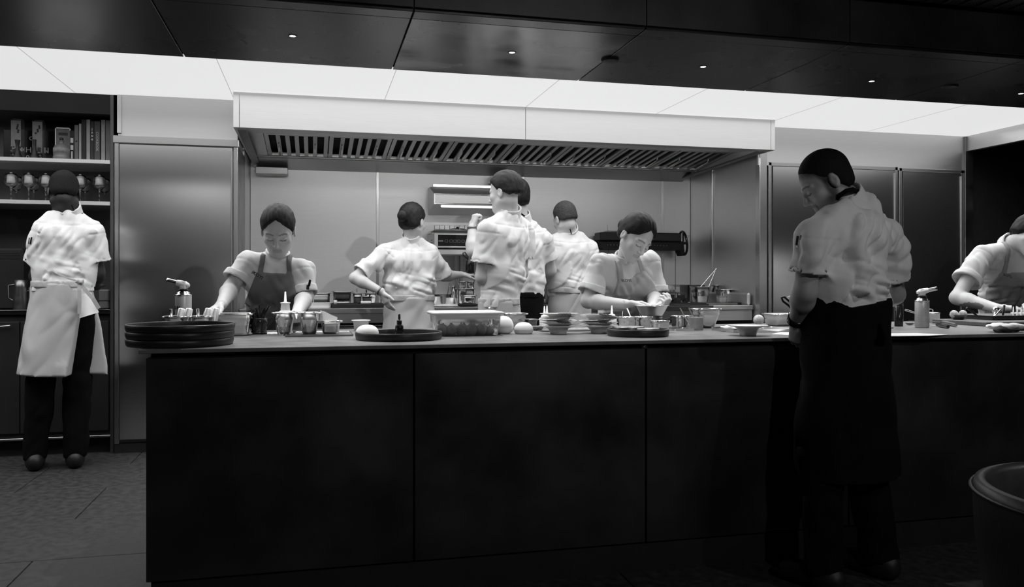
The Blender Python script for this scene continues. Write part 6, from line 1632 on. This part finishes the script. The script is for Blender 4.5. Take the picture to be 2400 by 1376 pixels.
# ---- black crank mechanism of the charcoal grill on the wall
t = thing('grill_crank_beam', 'black wall-mounted grill lifting beam with hand wheel', 'grill lift', (PX(1500, 6.9), 6.9, ZY(556, 1500, 6.9)))
def cr(px, py, Y=6.9): return Vector(P(px, py, Y)) - t.location
a, b = cr(1402, 548), cr(1592, 566)
bx(a.x, b.x, -.05, .10, b.z - .002, a.z + .012, .006).build('beam', BLACK, t)
bx(a.x + .03, b.x - .03, -.052, .0, a.z + .0125, a.z + .017, .001).build('top_strip', STEEL, t)
lo = cr(1415, 585).z
MB().loft([[(a.x, y_, b.z), (a.x, y_, lo + .02), (a.x + .05, y_, lo), (b.x, y_, lo), (b.x + .02, y_, lo - .05), (b.x + .05, y_, lo - .05), (b.x + .03, y_, b.z)] for y_ in (-.02, .09)], smooth=False).build('lower_guard', BLACK_MATTE, t)
for i in range(20):
    x_ = a.x + .08 + i * .03
    MB().lathe([(0, -.006), (.006, -.006), (.006, .004), (0, .004)], n=10, M=Matrix.Rotation(R(90), 4, 'X')).build('chain_stud', STEEL_DARK, t, (x_, -.022, (b.z + lo) / 2))
wc_ = cr(1600, 570); Rw = 27 * mpp(1600, 6.9)
pts = [(wc_.x - .012 * math.sin(q_) , -.01 + Rw * .75 * math.cos(q_), wc_.z + Rw * math.sin(q_)) for q_ in [2 * math.pi * i / 28 for i in range(29)]]
wh = MB().tube(pts, .011, 10).build('hand_wheel', BLACK_GLOSS, t)
MB().tube([(wc_.x, -.01, wc_.z - Rw), (wc_.x, -.01, wc_.z + Rw)], .008, 8).build('wheel_spoke', BLACK, wh)
MB().tube([(wc_.x - .05, -.01, wc_.z), (wc_.x + .03, -.01, wc_.z)], .012, 10).build('axle', BLACK, t)
k0 = cr(1604, 554)
MB().tube([k0, k0 + Vector((.045, -.01, 0))], .008, 10).build('crank_knob', STEEL_BRIGHT, t)
for px_ in (1426, 1583):
    MB().tube([cr(px_, 585), cr(px_, 700)], .0022, 6).build('lifting_wire', BLACK_GLOSS, t)
MB().box(cr(1420, 545).x, cr(1450, 545).x, -.03, .05, a.z + .017, a.z + .026, .002).build('spindle_plate', STEEL_DARK, t)
for px_ in (1424, 1448): MB().tube([cr(px_, 546) + Vector((0, 0, .01)), cr(px_, 530) + Vector((0, 0, .012))], .004, 8).build('spindle_bolt', STEEL, t)

# ================================================================== shelves on the far left
UX0, UX1, UY0, UY1 = LX + 1.2, PX(266, FR_Y) - 0.004, 5.82, 6.28
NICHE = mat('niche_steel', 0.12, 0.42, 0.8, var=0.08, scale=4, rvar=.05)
u = thing('shelf_unit', 'tall open shelf unit with books, glasses and a dark worktop', 'shelf unit', ((UX0 + UX1) / 2, UY0, 0))
hw = (UX1 - UX0) / 2
zt = ZY(262, 100, UY0 + .02)
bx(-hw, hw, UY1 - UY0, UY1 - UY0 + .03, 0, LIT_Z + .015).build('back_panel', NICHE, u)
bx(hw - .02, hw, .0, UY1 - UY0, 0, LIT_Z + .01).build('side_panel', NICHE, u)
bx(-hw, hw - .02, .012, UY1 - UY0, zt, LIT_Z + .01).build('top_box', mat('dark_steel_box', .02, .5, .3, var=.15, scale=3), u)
SH1 = ZY(371, 130, UY0); SH2 = ZY(470, 130, UY0); WT = ZY(727, 60, UY0)
for z_ in (SH1, SH2):
    bx(-hw, hw - .021, .0, UY1 - UY0 - .002, z_ - .026, z_, .002).build('shelf_board', STEEL_MATTE, u)
bx(-hw, hw - .021, .0, UY1 - UY0 - .002, WT - .03, WT, .002).build('worktop', BLACK_GLOSS, u)
bx(-hw, hw - .021, -.004, .006, WT - .004, WT + .001, .001).build('worktop_edge', STEEL_BRIGHT, u)
dw = (2 * hw - .03) / 4
for i in range(4):
    d = bx(-hw + i * dw + .003, -hw + (i + 1) * dw - .003, .004, .022, .15, WT - .075, .002).build('cabinet_door', GREY_DARK, u)
    a_, b_ = -hw + i * dw + .05, -hw + (i + 1) * dw - .05
    MB().tube([(a_ + (b_ - a_) * s_, -.012 - .008 * math.sin(math.pi * s_), WT - .098 - .012 * math.sin(math.pi * s_)) for s_ in [k / 8 for k in range(9)]], .005, 8).build('pull_handle', STEEL, d)
bx(-hw, hw - .02, .02, UY1 - UY0, .12, WT - .04).build('cabinet_body', BLACK_MATTE, u)
bx(-hw, hw - .02, .004, .03, .105, .118, .002).build('base_rail', STEEL, u)
bx(-hw, hw - .02, .06, .3, 0, .10).build('plinth', BLACK_MATTE, u)
def US(px, Y): return PX(px, Y)
# books
BK = [(163, 174.5, 306, .012, 'black book with boxed white letters next to the framed award', 'box'), (174.5, 184, 293, .13, 'plain mid-grey book beside the black boxed book', 'dot'),
      (185, 191, 290, .32, 'thin pale book without lettering', None), (191, 202, 280, .014, 'tall black book beside the thin pale book', None), (202.5, 211.5, 280, .30, 'tall pale grey book between two dark books', None),
      (212, 220.5, 284, .03, 'dark book with the title JANG in spaced letters', 'JANG'), (221, 235, 284, .075, 'thick dark grey cookbook with a vertical title', 'COOKBOOK'),
      (237, 247, 281, .30, 'pale book titled David Thompson on its spine', 'David Thompson'), (248, 258.5, 282, .17, 'grey book with plain spine next to the pale titled book', None), (259.5, 267, 282, .06, 'dark book at the end of the row against the steel side', None)]
LETW = mat('spine_print_white', .55, .6, 0, var=.05, scale=20); LETD = mat('spine_print_dark', .05, .6, 0, var=.05, scale=20)
for i, (xa, xb, yt, g, lab, ti) in enumerate(BK):
    Y = 5.93; a_, b_ = PX(xa, Y), PX(xb, Y); b_ = min(b_, UX1 - .022); zt_ = ZY(yt, xa, Y); hh = zt_ - SH1
    if b_ - a_ < .012: a_ = b_ - .014
    t = thing('cookbook', lab, 'book', ((a_ + b_) / 2, Y, SH1), 0, 'cookbooks on the upper shelf')
    w_ = (b_ - a_) / 2 - .0006
    m_ = mat('book_cloth_%02d' % i, g, .6, 0, var=.1, scale=20)
    MB().box(-w_, -w_ + .003, 0, .19, 0, hh).box(w_ - .003, w_, 0, .19, 0, hh).box(-w_, w_, -.003, .003, 0, hh, .001).build('cover', m_, t)
    bx(-w_ + .003, w_ - .003, .003, .183, .004, hh - .004).build('pages', PAPER, t)
    lm = LETD if g > .2 else LETW
    if ti == 'JANG':
        for k_, c_ in enumerate('JANG'): text(c_, w_ * 1.5, LETW, t, facing_cam_M((0, -.0034, hh * (.80 - k_ * .085))), .0003, 'spine_title', bold=.001)
    elif ti == 'box':
        for k_ in range(2): bx(-w_ * .6, w_ * .6, -.0040, -.0030, hh * (.60 - k_ * .24), hh * (.76 - k_ * .24)).build('spine_box', LETW, t)
        bx(-w_ * .35, w_ * .35, -.0040, -.0030, hh * .08, hh * .32).build('spine_box', LETW, t)
    elif ti == 'dot':
        MB().lathe([(0, 0), (w_ * .5, 0), (0, .0005)], n=12, M=Matrix.Rotation(R(90), 4, 'X')).build('spine_mark', LETD, t, (0, -.0032, hh * .55))
    elif ti:
        sz = min(w_ * 1.25, hh * .8 / (len(ti) * .52))
        text(ti, sz, LETW if ti.startswith('David') else lm, t, facing_cam_M((0, -.0034, hh * (.68 if len(ti) > 4 and ti[0] == 'D' else .5)), roll=R(-90)), .0003, 'spine_title')
# award plaques
for (xa, xb, yt, lab, Y) in ((8, 131, 303, 'black award plaque lettered MICHELIN 2025 at the shelf end', 6.12), (106, 168, 306, 'black award plaque half hidden behind the ceramic bottle', 6.14)):
    a_, b_ = PX(xa, Y), PX(xb + (62 if xa > 100 else 0), Y); zt_ = ZY(yt, xa, Y) ; hh = zt_ - SH1
    if xa > 100: b_ = a_ + (PX(131, Y) - PX(8, Y)) ; b_ = min(b_, PX(205, Y))
    t = thing('award_plaque', lab, 'plaque', ((a_ + b_) / 2, Y + (.012 if xa > 100 else 0), SH1), 0, 'award plaques on the upper shelf'); w_ = (b_ - a_) / 2
    bx(-w_, w_, 0, .010, 0, hh, .002).build('plaque', BLACK_GLOSS, t)
    text('MICHELIN', hh * .235, LETW, t, facing_cam_M((0 if xa < 100 else -w_ + .03, -.0004, hh * .40)), .0004, 'plaque_lettering', 'CENTER' if xa < 100 else 'LEFT')
    text('2025', hh * .235, LETW, t, facing_cam_M((0.0, -.0004, hh * .16)), .0004, 'plaque_year')
    MB().lathe([(.009, 0), (.014, 0), (.014, .0006), (.009, .0006)], n=16, M=Matrix.Rotation(R(90), 4, 'X')).build('rosette', LETW, t, (.01, -.0004, hh * .76))
# two tall label bottles in front of the plaques and dark candle holders
LABEL = mat('pale_label', .22, .6, 0, var=.12, scale=30)
for (xa, xb, yt, yb, lab) in ((30, 53, 284, 345, 'clear square bottle with a tall pale label, nearer the frame edge'), (80, 103, 287, 347, 'clear square bottle with a tall pale label, nearer the framed award')):
    Y = 6.0; t = thing('spirit_bottle', lab, 'bottle', (PX((xa + xb) / 2, Y), Y, SH1), 0, 'clear label bottles')
    w_ = (PX(xb, Y) - PX(xa, Y)) / 2; z1 = ZY(yt, xa, Y) - SH1; z0 = ZY(yb, xa, Y) - SH1
    MB().loft([rr(2 * w_ + .012, .06, .012, 0), rr(2 * w_ + .014, .062, .014, .01), rr(2 * w_ + .014, .062, .014, z1 + .004), rr(2 * w_, .05, .012, z1 + .012)]).build('bottle_glass', mat('bottle_glass', .9, .08, 0, trans=.97, ior=1.05), t)
    bx(-w_, w_, -.0335, -.0325, z0, z1).build('label', LABEL, t)
    for k_ in range(5):
        MB().lathe([(0, 0), (.007, 0), (0, .0005)], n=7, M=Matrix.Rotation(R(90), 4, 'X')).build('label_motif', LETD, t, (random.uniform(-.5, .6) * w_, -.0337, z0 + (z1 - z0) * (.55 + .07 * k_)))
for (px_, yt, lab) in ((41, 328, 'black trumpet-shaped candle holder nearer the frame edge'), (81, 327, 'black straight candle holder beside the second label bottle')):
    Y = 5.91; t_ = ZY(yt, px_, Y) - SH1
    fl = .016 if px_ == 41 else .011
    lathe_thing('candle_holder', lab, 'candle holder', (PX(px_, Y), Y, SH1), [(0, 0), (.036, 0), (.034, .008), (.020, .03), (.016, .05), (.016, .055), (.012, .06), (.010, t_ * .7), (fl, t_ - .004), (fl, t_), (0, t_)], BLACK, 28)
for (px_, lab) in ((31, 'small clear glass catching light beside the trumpet holder'), (95, 'small clear glass catching light beside the straight holder')):
    Y = 5.90; lathe_thing('shot_glass', lab, 'glass', (PX(px_, Y), Y, SH1), [(0, 0), (.010, 0), (.014, .034), (.0125, .034), (.0095, .004), (0, .004)], GLASS, 20)
# framed award and ceramic bottle
Y = 6.0; a_, b_ = PX(130, Y), PX(166, Y); z1 = ZY(299, 130, Y)
t = thing('framed_certificate', 'small framed certificate behind the ceramic bottle', 'frame', ((a_ + b_) / 2, Y, SH1)); w_ = (b_ - a_) / 2; hh = z1 - SH1
MB().box(-w_, -w_ + .006, -.008, .012, 0, hh).box(w_ - .006, w_, -.008, .012, 0, hh).box(-w_, w_, -.008, .012, hh - .006, hh).box(-w_, w_, -.008, .012, 0, .006).build('frame', STEEL_MATTE, t)
bx(-w_ + .006, w_ - .006, 0, .008, .006, hh - .006).build('certificate', LABEL, t)
bx(w_ * -.6, w_ * .6, -.001, .0, hh * .78, hh * .86).build('printed_heading', LETD, t)
CERA = mat('glazed_stoneware', .15, .38, 0, var=.15, scale=10)
Y = 5.90; k_ = mpp(145, Y)
t = thing('stoneware_bottle', 'squat grey stoneware bottle with dark stopper on the shelf', 'bottle', (PX(144, Y), Y, SH1))
MB().lathe([(0, 0), (.046, 0), (.050, .006), (.050, .022), (.0465, .028), (.0485, .036), (.048, .075), (.040, .093), (.022, .104), (.014, .112), (.0145, .122), (.016, .126), (.012, .128), (0, .128)], n=40).build('bottle_body', CERA, t)
MB().lathe([(.010, .126), (.012, .128), (.0115, .146), (0, .148)], n=20).build('stopper', BLACK, t)
MB().lathe([(0.0486, .044), (.0490, .044), (.0490, .076), (.0482, .076)], n=40).build('relief_label', mat('label_grey', .22, .6, 0, var=.25, scale=40), t)
# wine glasses on the middle shelf, pale solid bells put in for their reflections
WG = MB().lathe([(0, 0), (.034, 0), (.034, .0015), (.006, .004), (.0035, .010), (.0035, .075), (.010, .083), (.030, .100), (.040, .125), (.040, .150), (.033, .178), (.0322, .178), (.039, .149), (.039, .125), (.029, .102), (.008, .086), (0, .085)], n=28).mesh('glass_body'); WG.materials.append(GLASS)
BELL_REFL = MB().lathe([(0, 0), (.029, 0), (.029, .012), (.026, .035), (.018, .055), (.006, .068), (0, .07)], n=14, smooth=True).mesh('reflection_body'); BELL_REFL.materials.append(PAPER)  # pale solid standing in for the bright reflection in a glass bowl
zz_ = SH2
for row, Y in ((0, 5.93), (1, 6.10)):
    for i, px_ in enumerate((26, 67, 107, 148, 188, 233)):
        x_ = PX(px_, Y) + (.03 if row else 0)
        nm = ['nearest the frame edge', 'second from the frame edge', 'third from the frame edge', 'right above the tall man\'s head', 'second from the fridge', 'nearest the fridge'][i]
        g = bpy.data.objects.new('wine_glass', WG); COL.objects.link(g); g.location = (x_, Y, zz_)
        tag(g, 'stemmed wine glass %s in the %s row of the shelf' % (nm, 'front' if row == 0 else 'rear'), 'glass', 'wine glasses on the middle shelf')
        if row == 0:
            n_ = bpy.data.objects.new('bell_reflection', BELL_REFL); COL.objects.link(n_); n_.location = (x_, Y, zz_ + .118)
            tag(n_, 'pale bell-shaped napkin in the wine glass ' + nm, 'napkin', 'napkins in the wine glasses'); n_.scale = (.9, .9, 1)
# on the worktop: black machine, pitchers, small box
t = thing('coffee_machine', 'large black machine standing under the shelves', 'machine', (PX(-10, 6.0), 6.03, WT))
a_ = PX(54, 5.9) - t.location.x
bx(-.30, a_, -.13, .18, 0, ZY(582, 20, 5.9) - WT, .012).build('machine_body', BLACK, t)
for k_ in range(4): bx(-.28, a_ - .02, -.133, -.128, ZY(582, 20, 5.9) - WT - .03 - k_ * .012, ZY(582, 20, 5.9) - WT - .026 - k_ * .012).build('vent_slat', GREY_DARK, t)
bx(-.05, -.03, -.135, -.129, .12, .125).build('indicator', STEEL_BRIGHT, t)
for (px_, wpx, yt, yb, lab, hs) in ((49, 30, 645, 717, 'tall steel pitcher beside the black machine', 1), (77, 20, 662, 716, 'smaller steel pitcher beside the tall man\'s apron', 1)):
    Y = 5.90; r_ = wpx / 2 * mpp(px_, Y); h_ = (yb - yt) * mpp(px_, Y) * .97
    t = thing('milk_pitcher', lab, 'pitcher', (PX(px_, Y), Y, WT), 0, 'steel pitchers on the dark worktop')
    MB().lathe([(0, 0), (r_ * 1.05, 0), (r_ * 1.1, .006), (r_ * 1.08, h_ * .4), (r_ * .86, h_ * .75), (r_ * .92, h_), (r_ * .88, h_), (r_ * .8, h_ * .75), (r_ * 1.0, h_ * .4), (r_ * 1.0, .01), (0, .008)], n=32).build('pitcher_body', STEEL_DARK, t)
    MB().tube([(-r_ * .86, 0, h_ * .85), (-r_ * 1.7, 0, h_ * .82), (-r_ * 1.75, 0, h_ * .4), (-r_ * 1.05, 0, h_ * .3)], .005, 8).build('handle', STEEL_DARK, t)
t = thing('towel_dispenser', 'small grey box on the worktop next to the fridge side', 'box', (PX(245, 5.9), 5.92, WT))
bx(-.032, .032, -.04, .05, 0, .13, .008).build('box_body', mat('grey_box', .18, .5, 0, var=.1, scale=8), t)
bx(-.034, .034, -.042, .052, .055, .060, .001).build('box_seam', GREY_DARK, t)

# ================================================================== tub chair near the camera
LEATHER = mat('black_leather', 0.028, 0.42, 0.0, var=0.2, scale=20, bump=.1, bscale=180)
cx, cy = P(2492, 1100, 1.0).x, 1.0
CX, CY, CH = 1.512, 1.20, 0.735
ch = thing('tub_chair', 'black leather tub chair close to the counter corner', 'chair', (CX, CY, 0))
def tub(rx, ry, zt_, zb_, n=44, a0=0, a1=2 * math.pi, low=1.0):
    out = []
    for i in range(n + 1):
        a = a0 + (a1 - a0) * i / n; out.append(a)
    return out
nA = 56
loops = []
aa = [R(-62) + R(304) * i / nA for i in range(nA + 1)]      # open towards +X,-Y side
th0 = R(150)
for a in [x + th0 - R(90) for x in aa]:
    ca, sa = math.cos(a), math.sin(a); rx = .285
    f_ = 1.0
    def pt(r_, z_): return (ca * r_, sa * r_, z_)
    loops.append([pt(rx * .80, .36), pt(rx * .90, .46), pt(rx * .985, .62), pt(rx * 1.0, CH - .02), pt(rx * .985, CH - .004), pt(rx * .93, CH), pt(rx * .88, CH - .012), pt(rx * .865, CH - .05), pt(rx * .82, .60), pt(rx * .76, .47), pt(rx * .70, .42)])
MB().loft(loops).build('shell', LEATHER, ch)
MB().lathe([(0, .345), (.20, .345), (.235, .36), (.245, .40), (.235, .455), (.20, .47), (0, .475)], n=48).build('seat', LEATHER, ch)
MB().tube([(math.cos(a) * .2875, math.sin(a) * .2875, CH - .018) for a in [x + th0 - R(90) for x in aa]], .0042, 8).build('piping', LEATHER, ch)
for a in (45, 135, 225, 315):
    MB().tube([(math.cos(R(a)) * .17, math.sin(R(a)) * .17, .36), (math.cos(R(a)) * .225, math.sin(R(a)) * .225, .001)], [.014, .011], 12).build('leg', BLACK_GLOSS, ch)
